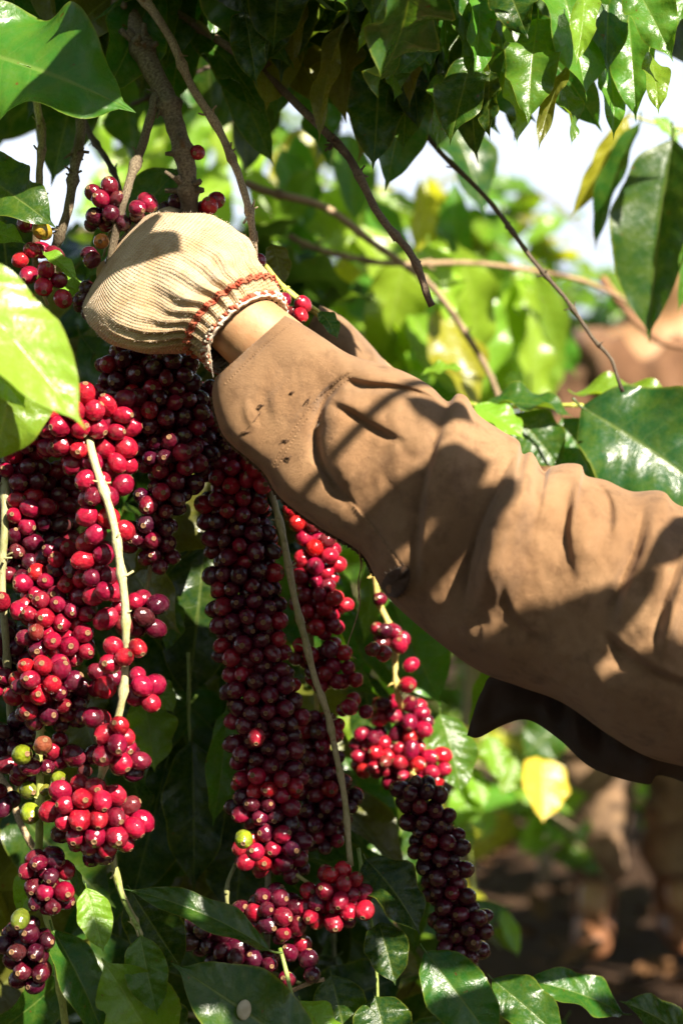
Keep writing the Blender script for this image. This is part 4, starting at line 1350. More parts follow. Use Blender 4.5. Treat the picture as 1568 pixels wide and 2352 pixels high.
bare_branch('pale twig lying across the lowest cherries', [(560, 2330, .05), (640, 2290, .04), (700, 2265, .03), (745, 2250, .03)], 6, 5, (1.1, 0.9, 0.75), 13, 0.6, 0.05)
bare_branch('thin crossing twig near the roof of leaves', [(300, 240, .3), (350, 215, .28), (420, 180, .27), (520, 140, .3)], 7, 6, DARK, 14, 0.8, 0.05)

# ================================================================== FRUITING BRANCHES
fruiting_branch('pale smooth branch of sunlit red cherries, in front at the lower left',
    [(196, 950, .0), (212, 1035, -.030), (238, 1130, -.040), (262, 1220, -.044), (276, 1300, -.046), (288, 1400, -.046), (291, 1490, -.046), (284, 1580, -.044), (262, 1680, -.04), (238, 1760, -.036), (222, 1830, -.02), (236, 1900, .0), (256, 1960, .005), (275, 2040, .005), (300, 2100, .0), (322, 2150, -.005)],
    9.6 * K, 7 * K,
    [(170, 950, -.022, 85, 75, 'r'), (262, 960, -.012, 55, 70, 'm'), (190, 1035, -.015, 75, 50, 'r'), (265, 1050, -.01, 55, 45, 'm'), (218, 1125, -.03, 56, 40, 'r'), (275, 1120, -.022, 30, 30, 'r'),
     (222, 1200, -.03, 48, 44, 'r'), (282, 1215, -.022, 24, 26, 'r'), (215, 1275, -.02, 56, 50, 'r'), (235, 1345, -.024, 56, 42, 'r'), (262, 1340, -.015, 30, 40, 'r'), (330, 1410, .0, 56, 64, 'd'), (260, 1420, -.01, 45, 45, 'r'),
     (262, 1505, -.060, 48, 32, 'r'), (318, 1490, -.058, 26, 26, 'r'), (240, 1570, -.02, 44, 50, 'r'), (332, 1580, -.02, 46, 62, 'r'), (215, 1650, -.025, 45, 40, 'd'), (270, 1690, -.058, 50, 40, 'r'), (262, 1735, -.052, 46, 34, 'r'), (298, 1745, -.015, 45, 60, 'd'), (190, 1740, .0, 42, 50, 'd'),
     (195, 1850, -.035, 95, 62, 'r'), (235, 1900, -.03, 95, 60, 'r'), (290, 1885, -.02, 52, 50, 'r'), (180, 1905, -.015, 50, 45, 'd'), (225, 1955, -.02, 36, 32, 'd')],
    seed=21, color=(1.0, 0.98, 0.82), node=0.034, keep=0.64, scars=0.4, r=RC * 1.08)
fruiting_branch('branch of mixed red and green cherries along the left edge',
    [(186, 1010, .04), (188, 1150, .04), (184, 1250, .035), (150, 1380, .025), (115, 1480, .02), (98, 1600, .01), (95, 1670, -.005), (92, 1730, -.005), (92, 1820, .0), (90, 1920, .0), (84, 1990, .01), (102, 2080, .01), (124, 2160, .005), (136, 2250, .005), (152, 2360, .01)],
    9 * K, 9 * K,
    [(150, 1290, .01, 70, 50, 'd'), (180, 1340, .0, 50, 55, 'm'), (95, 1345, .01, 65, 48, 'm'), (120, 1405, .0, 80, 50, 'm'), (175, 1400, -.005, 46, 50, 'm'), (110, 1465, -.01, 66, 46, 'r'), (178, 1480, -.008, 46, 48, 'm'),
     (100, 1560, -.028, 84, 52, 'r'), (60, 1580, -.02, 42, 60, 'r'), (150, 1600, -.012, 56, 55, 'd'), (90, 1630, -.015, 62, 40, 'm'), (150, 1640, .0, 45, 40, 'd'),
     (120, 1725, .0, 40, 50, 'm'), (60, 1765, .01, 60, 34, 'd'), (90, 1760, -.005, 32, 32, 'd'),
     (105, 2000, -.02, 62, 52, 'd'), (115, 2050, -.02, 62, 52, 'd'), (60, 2170, -.02, 66, 60, 'p'), (70, 2230, -.02, 50, 50, 'p')],
    extra=[(50, 1735, -.02, 24, GREEN), (98, 1712, -.025, 22, BROWN), (66, 1815, .0, 22, (0.16, 0.2, 0.01)), (135, 1792, -.02, 20, GREEN), (68, 1868, -.015, 24, GREEN), (104, 1815, .0, 14, (0.2, 0.2, 0.02)), (46, 2112, -.045, 22, (0.13, 0.17, 0.015))],
    seed=22, color=(0.85, 1.0, 0.42), node=0.04, keep=0.64, scars=0.3)
fruiting_branch('crowded dark branch hugging the left edge below the big pale leaf',
    [(30, 880, .03), (16, 1020, .03), (8, 1200, .012), (6, 1320, .01), (12, 1450, .01), (20, 1600, .03), (30, 1760, .04)],
    10 * K, 8 * K,
    [(100, 950, .0, 62, 50, 'r'), (40, 1010, .02, 70, 60, 'm'), (110, 1010, .005, 50, 45, 'r'), (50, 1090, .03, 76, 60, 'd'), (130, 1130, .04, 60, 70, 'd'), (60, 1180, .025, 78, 55, 'm'), (40, 1250, .025, 64, 52, 'd'), (130, 1215, .035, 55, 50, 'd'),
     (10, 1390, -.005, 20, 30, 'r'), (38, 1395, -.004, 26, 30, 'r'), (60, 1310, .02, 55, 45, 'd'), (20, 1480, .03, 50, 60, 'p'), (50, 1530, .035, 60, 60, 'p'), (10, 1560, .02, 36, 50, 'm'), (30, 1690, .03, 55, 55, 'p'), (14, 1840, .02, 36, 44, 'p')],
    seed=23, color=(0.62, 0.64, 0.5), node=0.05, keep=0.64)
fruiting_branch('dense mass of dark wine cherries directly beneath the glove',
    [(330, 640, .08), (325, 760, .06), (335, 860, .05), (360, 980, .05), (375, 1080, .05), (365, 1180, .045), (350, 1290, .04), (332, 1380, .04)],
    8 * K, 6 * K,
    [(300, 850, .02, 80, 60, 'd'), (390, 860, .015, 70, 56, 'd'), (280, 930, .03, 70, 62, 'd'), (350, 940, .01, 84, 62, 'd'), (420, 950, .02, 66, 62, 'd'), (320, 1020, .03, 66, 56, 'd'), (390, 1040, .015, 86, 60, 'd'), (455, 1040, .03, 40, 52, 'd'),
     (400, 1110, .025, 66, 44, 'd'), (370, 1150, .015, 62, 46, 'd'), (345, 1220, .015, 64, 42, 'd'), (365, 1270, .02, 48, 44, 'd'), (300, 1240, .025, 30, 36, 'd')],
    seed=24, color=(0.6, 0.66, 0.4), node=0.05, keep=0.66)
fruiting_branch('long heavy column of packed dark cherries in the sleeve shadow',
    [(400, 700, .09), (440, 860, .08), (500, 1000, .075), (548, 1130, .07), (558, 1290, .07), (578, 1450, .07), (600, 1600, .07), (618, 1750, .07), (612, 1850, .07), (618, 1950, .065), (614, 2060, .06), (612, 2200, .06), (622, 2380, .06)],
    9 * K, 7 * K,
    [(470, 930, .05, 70, 60, 'd'), (500, 1010, .055, 72, 60, 'd'), (535, 1090, .055, 76, 62, 'm'), (590, 1090, .04, 36, 56, 'r'), (535, 1170, .055, 84, 66, 'd'), (555, 1250, .055, 86, 66, 'd'), (560, 1330, .055, 88, 66, 'd'), (570, 1410, .055, 88, 66, 'd'),
     (578, 1490, .055, 88, 66, 'd'), (596, 1570, .055, 88, 62, 'd'), (612, 1640, .055, 94, 60, 'd'), (612, 1720, .055, 88, 60, 'd'), (618, 1790, .055, 88, 56, 'm'), (600, 1850, .055, 80, 46, 'd'),
     (640, 1930, .055, 66, 50, 'd'), (585, 1965, .05, 48, 50, 'm'), (660, 1975, .06, 50, 50, 'd')],
    extra=[(560, 1928, .01, 22, GREEN), (588, 1694, .02, 22, CRIM), (587, 1958, .01, 22, RED)],
    seed=25, color=(0.45, 0.42, 0.4), node=0.05, keep=0.66, hollow=0.45)
fruiting_branch('slim pale twig with bright red cherries under the torn cuff',
    [(590, 1020, .06), (622, 1120, .055), (645, 1210, .05), (664, 1310, .05), (684, 1410, .05), (704, 1490, .05), (728, 1570, .052), (752, 1640, .055), (770, 1720, .058), (784, 1800, .06), (796, 1890, .06), (806, 1990, .06)],
    8.5 * K, 7 * K,
    [(690, 1180, .125, 44, 46, 'r'), (712, 1210, .125, 36, 40, 'r'), (735, 1265, .125, 50, 44, 'r'), (716, 1310, .125, 52, 46, 'r'), (764, 1310, .13, 30, 36, 'r'), (735, 1372, .125, 62, 42, 'r'), (778, 1385, .13, 32, 36, 'r'), (706, 1400, .125, 42, 38, 'r'),
     (742, 1430, .125, 52, 38, 'r'), (762, 1500, .125, 40, 46, 'r'), (700, 1500, .125, 42, 42, 'r'), (745, 1550, .125, 50, 40, 'm'), (800, 1560, .13, 30, 50, 'm'), (800, 1620, .13, 32, 40, 'r'), (834, 1640, .13, 26, 26, 'r')],
    seed=26, color=(0.95, 0.88, 0.75), node=0.035, keep=0.64, scars=0.35)
fruiting_branch('shaded wine cherries tucked behind the heavy dark column',
    [(700, 1400, .14), (718, 1500, .135), (726, 1600, .13), (724, 1700, .13), (740, 1800, .13), (752, 1920, .13)],
    7 * K, 6 * K,
    [(735, 1680, .11, 46, 52, 'm'), (765, 1680, .11, 26, 34, 'r'), (725, 1740, .115, 56, 46, 'd'), (735, 1800, .115, 62, 46, 'd'), (755, 1855, .115, 60, 50, 'd'), (740, 1915, .115, 54, 44, 'd'), (700, 1890, .11, 50, 50, 'd'), (805, 1830, .12, 22, 22, 'd')],
    seed=27, color=(1.0, 0.9, 0.35), node=0.06, keep=0.66)
fruiting_branch('yellow-green twig of loose bright cherries below the sleeve, darker at its tip',
    [(858, 1300, .19), (872, 1390, .19), (896, 1450, .188), (906, 1520, .188), (914, 1590, .188), (924, 1650, .225), (935, 1740, .225), (965, 1830, .16), (1000, 1940, .11), (1035, 2060, .10), (1070, 2170, .10)],
    9 * K, 6 * K,
    [(880, 1462, .18, 40, 34, 'm'), (868, 1496, .095, 36, 26, 'r'), (920, 1475, .18, 34, 24, 'r'), (940, 1528, .18, 26, 24, 'r'), (938, 1566, .18, 26, 24, 'r'),
     (890, 1632, .215, 46, 34, 'r'), (955, 1630, .215, 34, 28, 'r'), (940, 1670, .215, 56, 34, 'r'), (850, 1702, .215, 48, 34, 'r'), (870, 1745, .215, 66, 40, 'r'), (935, 1740, .215, 66, 40, 'r'), (990, 1760, .215, 44, 48, 'r'), (930, 1780, .215, 60, 34, 'm'),
     (960, 1830, .09, 62, 44, 'p'), (980, 1880, .09, 66, 44, 'p'), (1005, 1940, .09, 70, 48, 'p'), (1020, 2000, .09, 62, 48, 'p'), (1035, 2060, .09, 62, 44, 'p'), (1060, 2120, .09, 72, 48, 'p'), (1065, 2170, .09, 66, 36, 'p')],
    extra=[(872, 1376, .18, 20, WINE), (884, 1448, .17, 20, PURP)],
    seed=28, color=(1.25, 1.05, 0.5), node=0.03, keep=0.62, scars=0.5)
fruiting_branch('small bunch of glowing red cherries in a sunbeam near the bottom',
    [(640, 1985, .06), (680, 2010, .05), (720, 2035, .045), (760, 2060, .04)],
    4.5 * K, 4 * K,
    [(775, 2050, .03, 66, 62, 'r'), (722, 2095, .03, 40, 36, 'r'), (770, 2110, .03, 42, 34, 'r'), (725, 2060, .03, 34, 34, 'r'), (812, 2060, .03, 34, 46, 'r')],
    extra=[(838, 2092, .02, 24, RED)], seed=29, color=(0.8, 0.8, 0.4), node=0.04, keep=0.64)
fruiting_branch('dim purple cherries above the leaf that holds the bean',
    [(540, 1985, .07), (520, 2040, .06), (530, 2120, .06), (560, 2180, .06), (620, 2230, .06), (690, 2260, .055)],
    5 * K, 4 * K,
    [(630, 2090, .04, 66, 48, 'd'), (590, 2100, .045, 50, 40, 'd'), (655, 2130, .035, 46, 40, 'd'), (470, 2150, .06, 60, 44, 'p'), (540, 2200, .05, 66, 40, 'p'), (600, 2220, .045, 50, 34, 'p'), (655, 2250, .04, 28, 26, 'd'), (712, 2222, .03, 38, 26, 'd'), (680, 2180, .04, 30, 30, 'd')],
    seed=30, color=(0.5, 0.55, 0.35), node=0.05, keep=0.64)
fruiting_branch('dark cherries clustered on twigs above the glove, one orange',
    [(300, 430, .055), (262, 500, .05), (238, 590, .05)], 4 * K, 3.5 * K,
    [(245, 455, .035, 46, 42, 'd'), (225, 500, .04, 36, 44, 'd'), (268, 495, .035, 36, 32, 'd'), (315, 486, .03, 34, 26, 'd'), (335, 470, .035, 22, 20, 'm'), (208, 590, .035, 34, 28, 'd'), (265, 585, .045, 26, 30, 'p'), (200, 690, .05, 40, 40, 'p')],
    extra=[(232, 553, .015, 19, ORANGE)], seed=31, color=(0.6, 0.6, 0.45), r=RC * 0.92, keep=0.64)
fruiting_branch('few cherries at the base of the thick branch behind the glove',
    [(436, 340, .09), (440, 420, .09), (446, 500, .09)], 4 * K, 4 * K,
    [(400, 470, .07, 32, 34, 'd'), (482, 470, .06, 36, 32, 'm'), (420, 500, .075, 30, 24, 'd')],
    extra=[(453, 350, .05, 19, CRIM)], seed=32, color=(0.6, 0.6, 0.5), r=RC * 0.92)
fruiting_branch('red and yellow cherries on the twig by the jagged leaf',
    [(86, 500, .045), (84, 570, .04), (88, 640, .04), (110, 700, .045)], 5 * K, 4 * K,
    [(60, 585, .02, 30, 30, 'm'), (112, 640, .01, 40, 36, 'r'), (140, 675, .01, 28, 28, 'r'), (60, 625, .02, 30, 22, 'r'), (110, 580, .03, 30, 30, 'd'), (70, 510, .035, 22, 26, 'd')],
    extra=[(97, 530, .01, 22, (0.40, 0.26, 0.02))], seed=33, color=(0.9, 0.85, 0.6), r=RC * 0.98)
fruiting_branch('red cherries peeping out behind the wrist above the cuff',
    [(600, 600, .06), (650, 660, .05), (700, 700, .05), (740, 730, .06)], 6 * K, 5 * K,
    [(690, 712, .04, 36, 22, 'r'), (650, 690, .04, 24, 20, 'm'), (594, 598, .05, 20, 22, 'd')], seed=34, color=(1.1, 1.2, 0.35), r=RC * 0.85)

# ================================================================== LEAFY BRANCHES WITH NAMED LEAVES
LB = 'leafy coffee branches'


def leafy(label, stem, r=5, color=(0.6, 0.85, 0.35), seed=0, name='leafy_branch'):
    t = thing(name, label, 'leafy branch', LB)
    me, path = twig_mesh([at(*p) for p in stem], r * K, r * 0.6 * K, 0.05, 0.3, 8, 0.003, seed, 'young')
    obj('stem', me, t, None, color)
    return t, path


t, _ = leafy('twig with the large spotted sunlit leaf at the top left corner', [(-260, 40, .05), (-190, 70, .03), (-140, 92, .02)], 6)
hero_leaf(t, (-150, 95, .02), (312, 258, -.02), 330, (0.2, -1, 0.40), (0.045, 0.14, 0.014), fold=0.12, curl=0.5, wave=0.22, wfreq=2.2, seed=41)
t, _ = leafy('twig with the jagged dark leaf at the left edge', [(-180, 360, .06), (-120, 372, .05), (-80, 376, .04)], 5, seed=2)
hero_leaf(t, (-90, 375, .03), (130, 524, .0), 160, (0.2, -1, 0.3), MATURE, fold=0.15, curl=0.5, wave=0.12, seed=42, notch=0.35)
hero_leaf(t, (-60, 520, .05), (60, 560, .03), 70, (0.3, -1, 0.6), YOUNG, fold=0.2, curl=0.3, seed=43)
t, _ = leafy('twig with big pale glossy leaves close to the lens at the left', [(-260, 640, -.16), (-180, 660, -.18), (-120, 680, -.19)], 6, seed=3)
hero_leaf(t, (-140, 590, -.19), (198, 988, -.20), 225, (0.27, -0.9, 0.40), (0.21, 0.34, 0.03), fold=0.15, curl=0.35, twist=0.15, wave=0.08, wfreq=1.6, seed=44, peak=0.40)
hero_leaf(t, (50, 800, -.13), (-20, 1075, -.14), 200, (0.35, -0.8, 0.5), YOUNG, fold=0.25, curl=0.5, wave=0.12, seed=45)
hero_leaf(t, (-60, 800, -.16), (60, 940, -.15), 90, (-0.2, -0.8, 0.7), YOUNG, fold=0.3, curl=0.6, wave=0.12, seed=46)
t, _ = leafy('small bright sprig between the twig cherries and the glove', [(84, 560, .03), (105, 585, .025)], 3, seed=4)
hero_leaf(t, (100, 580, .02), (178, 650, .01), 46, (0.3, -1, 0.9), YOUNG, fold=0.3, curl=0.9, seed=47)
hero_leaf(t, (120, 640, .06), (215, 690, .06), 60, (0.3, -1, 0.7), YOUNG, fold=0.2, curl=0.4, seed=48)

# bottom left
t, _ = leafy('green shoot with curled leaves at the bottom left corner', [(260, 1960, .02), (280, 2050, .0), (320, 2150, -.005), (330, 2260, .0), (340, 2400, .0)], 6, seed=5)
hero_leaf(t, (198, 2040, -.02), (238, 2190, -.03), 82, (0.35, -1, 0.35), YOUNG, fold=0.12, curl=0.5, wave=0.08, seed=49)
hero_leaf(t, (322, 2150, -.02), (362, 2335, -.03), 105, (-0.1, -1, 0.4), MID, fold=0.35, curl=0.35, wave=0.14, seed=50)
hero_leaf(t, (380, 2430, -.02), (232, 2200, -.03), 190, (0.2, -1, 0.35), YOUNG, fold=0.15, curl=0.3, wave=0.16, seed=51, notch=0.3)
hero_leaf(t, (120, 2135, .0), (250, 2420, -.02), 110, (0.5, -0.9, 0.35), MATURE, fold=0.35, curl=0.7, wave=0.10, seed=52)
hero_leaf(t, (170, 1990, .02), (215, 2080, .01), 40, (-0.6, -0.8, 0.2), MID, fold=0.5, curl=0.6, seed=53)
hero_leaf(t, (110, 1960, .03), (40, 2110, .02), 90, (0.3, -1, 0.5), YOUNG, fold=0.2, curl=0.4, seed=54)
hero_leaf(t, (330, 2310, .03), (430, 2400, .03), 120, (0.3, -1, 0.3), MATURE, fold=0.2, curl=0.4, seed=55)
t, _ = leafy('shoot with the broad dark leaf carrying a pale bean', [(640, 2180, .03), (680, 2300, .01), (720, 2420, .0)], 5, seed=6)
bean_leaf = hero_leaf(t, (720, 2440, -.02), (392, 2212, -.04), 205, (0.05, -0.9, 0.55), MATURE, fold=0.12, curl=0.4, wave=0.10, seed=56)
hero_leaf(t, (622, 2186, .0), (280, 2042, -.01), 82, (-0.25, -0.7, 0.85), MATURE, fold=0.35, curl=0.75, twist=0.5, wave=0.12, seed=57)
hero_leaf(t, (300, 2045, .02), (420, 2230, .03), 130, (0.1, -1, 0.1), DEEP, fold=0.15, curl=0.4, seed=58)
hero_leaf(t, (690, 2300, .02), (780, 2440, .0), 90, (0.5, -1, 0.5), YOUNG, fold=0.3, curl=0.7, wave=0.2, seed=59)
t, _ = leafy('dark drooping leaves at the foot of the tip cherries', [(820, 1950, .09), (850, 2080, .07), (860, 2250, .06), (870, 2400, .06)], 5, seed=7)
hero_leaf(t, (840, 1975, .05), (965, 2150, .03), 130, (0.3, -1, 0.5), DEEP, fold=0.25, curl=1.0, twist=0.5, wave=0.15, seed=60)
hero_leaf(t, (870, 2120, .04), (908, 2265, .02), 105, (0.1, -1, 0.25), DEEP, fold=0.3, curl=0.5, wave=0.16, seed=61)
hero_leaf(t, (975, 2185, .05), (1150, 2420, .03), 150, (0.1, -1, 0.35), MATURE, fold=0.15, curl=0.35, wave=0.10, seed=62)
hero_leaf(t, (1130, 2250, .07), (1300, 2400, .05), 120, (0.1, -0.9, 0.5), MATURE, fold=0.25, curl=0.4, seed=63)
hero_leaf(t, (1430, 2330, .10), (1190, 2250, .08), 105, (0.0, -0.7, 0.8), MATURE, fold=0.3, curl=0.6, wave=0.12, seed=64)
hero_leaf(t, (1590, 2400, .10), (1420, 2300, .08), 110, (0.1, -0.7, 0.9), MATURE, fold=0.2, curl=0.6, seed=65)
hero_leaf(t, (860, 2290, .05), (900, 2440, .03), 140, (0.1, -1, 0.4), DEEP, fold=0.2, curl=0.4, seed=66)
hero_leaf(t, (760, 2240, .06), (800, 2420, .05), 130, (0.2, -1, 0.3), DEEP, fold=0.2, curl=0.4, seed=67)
# middle, behind the cherries
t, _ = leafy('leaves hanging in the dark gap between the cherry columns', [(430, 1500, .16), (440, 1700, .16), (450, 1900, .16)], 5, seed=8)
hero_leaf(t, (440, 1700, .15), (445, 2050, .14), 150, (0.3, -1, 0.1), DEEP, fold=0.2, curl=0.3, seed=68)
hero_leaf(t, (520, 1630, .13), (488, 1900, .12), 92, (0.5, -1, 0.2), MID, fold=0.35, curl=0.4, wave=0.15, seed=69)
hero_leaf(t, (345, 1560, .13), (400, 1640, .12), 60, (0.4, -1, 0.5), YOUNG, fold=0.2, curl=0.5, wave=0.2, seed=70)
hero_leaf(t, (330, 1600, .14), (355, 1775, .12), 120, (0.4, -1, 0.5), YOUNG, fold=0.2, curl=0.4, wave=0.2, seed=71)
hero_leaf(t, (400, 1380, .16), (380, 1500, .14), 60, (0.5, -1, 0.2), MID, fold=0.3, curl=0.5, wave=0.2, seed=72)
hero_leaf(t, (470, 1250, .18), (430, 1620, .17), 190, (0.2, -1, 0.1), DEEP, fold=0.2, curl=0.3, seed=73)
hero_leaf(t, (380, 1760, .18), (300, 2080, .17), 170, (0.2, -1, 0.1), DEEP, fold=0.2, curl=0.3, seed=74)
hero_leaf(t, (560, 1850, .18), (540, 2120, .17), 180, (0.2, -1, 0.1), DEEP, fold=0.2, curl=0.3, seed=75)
t, _ = leafy('smooth green leaves hanging behind the sleeve edge and bright cherries', [(850, 1250, .2), (900, 1330, .19), (960, 1350, .19)], 5, seed=9)
hero_leaf(t, (895, 1380, .27), (1012, 1622, .26), 165, (0.1, -1, 0.25), MID, fold=0.12, curl=0.25, wave=0.05, seed=76)
hero_leaf(t, (1150, 1480, .30), (1075, 1700, .30), 76, (0.5, -1, 0.4), YOUNG, fold=0.25, curl=0.3, seed=77)
hero_leaf(t, (790, 1740, .29), (905, 1990, .27), 130, (0.2, -1, 0.2), MATURE, fold=0.2, curl=0.3, seed=78)
hero_leaf(t, (850, 1290, .25), (835, 1480, .24), 60, (0.5, -1, 0.3), YOUNG, fold=0.25, curl=0.4, seed=79)
hero_leaf(t, (640, 1270, .16), (655, 1400, .15), 40, (0.5, -1, 0.3), YOUNG, fold=0.25, curl=0.4, seed=80)
hero_leaf(t, (830, 1540, .30), (860, 1760, .29), 110, (0.3, -1, 0.2), DEEP, fold=0.2, curl=0.4, seed=81)
hero_leaf(t, (1010, 1640, .24), (1060, 1830, .22), 120, (0.4, -1, 0.4), MID, fold=0.2, curl=0.4, seed=82)

# right side
t, _ = leafy('tall dark leaf hanging at the right edge with lit upper half', [(1640, 250, .42), (1580, 295, .41), (1540, 315, .40)], 6, seed=10)
hero_leaf(t, (1545, 318, .38), (1490, 790, .36), 215, (-0.55, -0.95, 0.25), MATURE, fold=0.55, curl=0.35, wave=0.04, seed=83)
hero_leaf(t, (1470, 280, .42), (1365, 580, .42), 75, (-0.7, -0.6, 0.1), MATURE, fold=0.4, curl=0.5, seed=84)
hero_leaf(t, (1600, 480, .34), (1555, 720, .34), 60, (0.5, -1, 0.3), MID, fold=0.2, curl=0.3, seed=85)
t, _ = leafy('yellow curled leaf seen edge-on beneath the canopy leaves', [(1660, 300, .5), (1540, 290, .48), (1440, 265, .46)], 7, (1.0, 1.05, 0.35), seed=11)
hero_leaf(t, (1442, 262, .44), (1306, 505, .44), 62, (0.5, -1, 0.5), YELLOW, fold=0.35, curl=0.5, wave=0.12, wfreq=4, seed=86)
hero_leaf(t, (1500, 270, .46), (1560, 330, .46), 40, (0.3, -1, 0.5), YOUNG, fold=0.3, curl=0.5, seed=87)
t, _ = leafy('broad blue-green leaf with bright leaf above it beside the sleeve', [(1040, 930, .30), (1130, 935, .28), (1240, 930, .26), (1330, 930, .25), (1420, 940, .28)], 7, (1.0, 1.15, 0.35), seed=12)
hero_leaf(t, (1335, 935, .22), (1680, 1180, .20), 300, (-0.4, -0.8, 0.55), (0.016, 0.062, 0.014), fold=0.2, curl=0.6, wave=0.14, seed=88)
hero_leaf(t, (1320, 905, .26), (1580, 935, .25), 120, (0.2, -0.55, 0.9), YOUNG, fold=0.25, curl=0.5, wave=0.18, seed=89)
hero_leaf(t, (1110, 935, .24), (1320, 960, .24), 130, (-0.1, -0.45, 1.0), MATURE, fold=0.3, curl=0.8, wave=0.14, seed=90)
hero_leaf(t, (1090, 930, .22), (1205, 1010, .20), 95, (0.3, -0.8, 0.7), YOUNG, fold=0.2, curl=0.4, seed=91)
hero_leaf(t, (1180, 950, .24), (1290, 1080, .23), 130, (0.1, -1, 0.3), MATURE, fold=0.2, curl=0.4, seed=92)
hero_leaf(t, (1290, 960, .27), (1370, 1120, .27), 120, (0.1, -1, 0.3), MATURE, fold=0.2, curl=0.4, seed=93)
hero_leaf(t, (970, 860, .3), (1070, 850, .3), 60, (0.1, -0.5, 1), YOUNG, fold=0.3, curl=0.5, seed=94)
t, _ = leafy('small green sprout with stub ends just behind the cuff', [(620, 640, .08), (660, 665, .06), (700, 695, .05), (730, 715, .05), (760, 745, .06)], 7, (1.1, 1.25, 0.4), seed=13)
hero_leaf(t, (735, 715, .04), (776, 780, .03), 46, (0.4, -1, 0.2), MATURE, fold=0.3, curl=0.6, seed=95)
hero_leaf(t, (625, 560, .12), (650, 660, .11), 60, (0.3, -1, 0.2), OLIVE, fold=0.3, curl=0.5, seed=96)
# upright leaves behind against the sky
t, _ = leafy('upright blurred leaves standing against the open sky', [(960, 720, .95), (1000, 660, .95), (1010, 600, .95)], 6, (0.9, 1.0, 0.4), seed=14)
hero_leaf(t, (965, 630, .95), (962, 400, .95), 92, (0.6, -1, 0.1), YELLOW, fold=0.5, curl=0.3, seed=97)
hero_leaf(t, (1045, 680, .95), (1045, 405, .95), 88, (-0.2, -1, 0.2), MID, fold=0.25, curl=0.3, seed=98)
hero_leaf(t, (900, 640, .9), (850, 440, .9), 110, (0.4, -1, 0.2), MID, fold=0.3, curl=0.4, seed=99)
hero_leaf(t, (1130, 860, 1.0), (1095, 640, 1.0), 110, (0.5, -1, 0.3), YOUNG, fold=0.2, curl=0.4, seed=100)
hero_leaf(t, (700, 520, .8), (640, 330, .8), 110, (0.4, -1, 0.3), MID, fold=0.3, curl=0.4, seed=101)
LIME = (0.24, 0.40, 0.03)
rb_ = random.Random(99)
for q, (lab, x0, x1, y0, y1, d0, d1, n) in enumerate((
        ('lime leaves glowing behind the raised glove and wrist', 560, 860, 360, 720, .75, 1.3, 26),
        ('lime leaves in soft focus above the elbow of the sleeve', 860, 1200, 620, 930, .7, 1.4, 26),
        ('soft lime leaves between the sky and the other worker', 1130, 1285, 650, 880, 1.0, 1.7, 14),
        ('sunlit yellow leaves far behind the woody branches', 180, 560, 260, 520, 1.2, 1.9, 20))):
    t, _ = leafy(lab, [((x0 + x1) / 2 - 60, y1 + 120, (d0 + d1) / 2), ((x0 + x1) / 2, (y0 + y1) / 2, (d0 + d1) / 2), ((x0 + x1) / 2 + 50, y0, (d0 + d1) / 2)], 5, (0.9, 1.0, 0.4), seed=140 + q)
    for k in range(n):
        a_, b_, d_ = rb_.uniform(x0, x1), rb_.uniform(y0, y1), rb_.uniform(d0, d1)
        p_ = at(a_, b_, d_)
        u_ = Vector((rb_.gauss(0, .45), rb_.gauss(-.1, .25), rb_.choice((-1, -1, 1)) * rb_.uniform(.5, 1))).normalized()
        L_ = rb_.uniform(.10, .16)
        lib_leaf(t, p_ - u_ * L_ / 2, p_ + u_ * L_ / 2, (rb_.gauss(.35, .35), -1, rb_.gauss(.45, .3)), rb_.choice((LIME, LIME, YOUNG, YELLOW, MID, LIME)), rb_.uniform(.9, 1.2))
# low, below the arm
t, _ = leafy('heart shaped amber leaf glowing in the sun under the arm', [(1290, 1640, 1.02), (1268, 1700, 1.0), (1245, 1765, .98)], 4, (0.7, 0.8, 0.4), seed=15)
heart = hero_leaf(t, (1244, 1762, .97), (1246, 1890, .93), 122, (0.45, -1, 0.55), (0.80, 0.60, 0.06), fold=0.25, curl=0.2, wave=0.05, seed=102, peak=0.26)
for i_, v_ in enumerate(heart.data.vertices[:45 * 19]):
    t_, u_ = (i_ // 19) / 44, abs((i_ % 19) / 9 - 1)
    v_.co.y -= 0.34 * u_ * (1 - u_ * 0.45) * max(0, 1 - t_ / 0.38)
hero_leaf(t, (1290, 1660, 1.0), (1200, 1740, .98), 110, (0.2, -1, 0.5), MATURE, fold=0.2, curl=0.4, seed=103)
t, _ = leafy('lime green sprigs catching light beside the tip cherries', [(1040, 1690, .7), (1060, 1800, .7), (1100, 2100, .72), (1150, 2180, .72)], 4, (0.6, 0.8, 0.3), seed=16)
for q, (a, b, c, d, w) in enumerate(((1110, 1790, 1020, 1900, 80), (1080, 1770, 1110, 1860, 60), (1120, 1690, 1150, 1800, 70), (1150, 2090, 1190, 2200, 46), (1130, 2130, 1185, 2195, 34), (1040, 1880, 1080, 1960, 60), (1180, 1740, 1150, 1830, 60))):
    hero_leaf(t, (a, b, .68), (c, d, .66), w, (0.45, -1, 0.55), YOUNG, fold=0.2, curl=0.4, seed=110 + q)

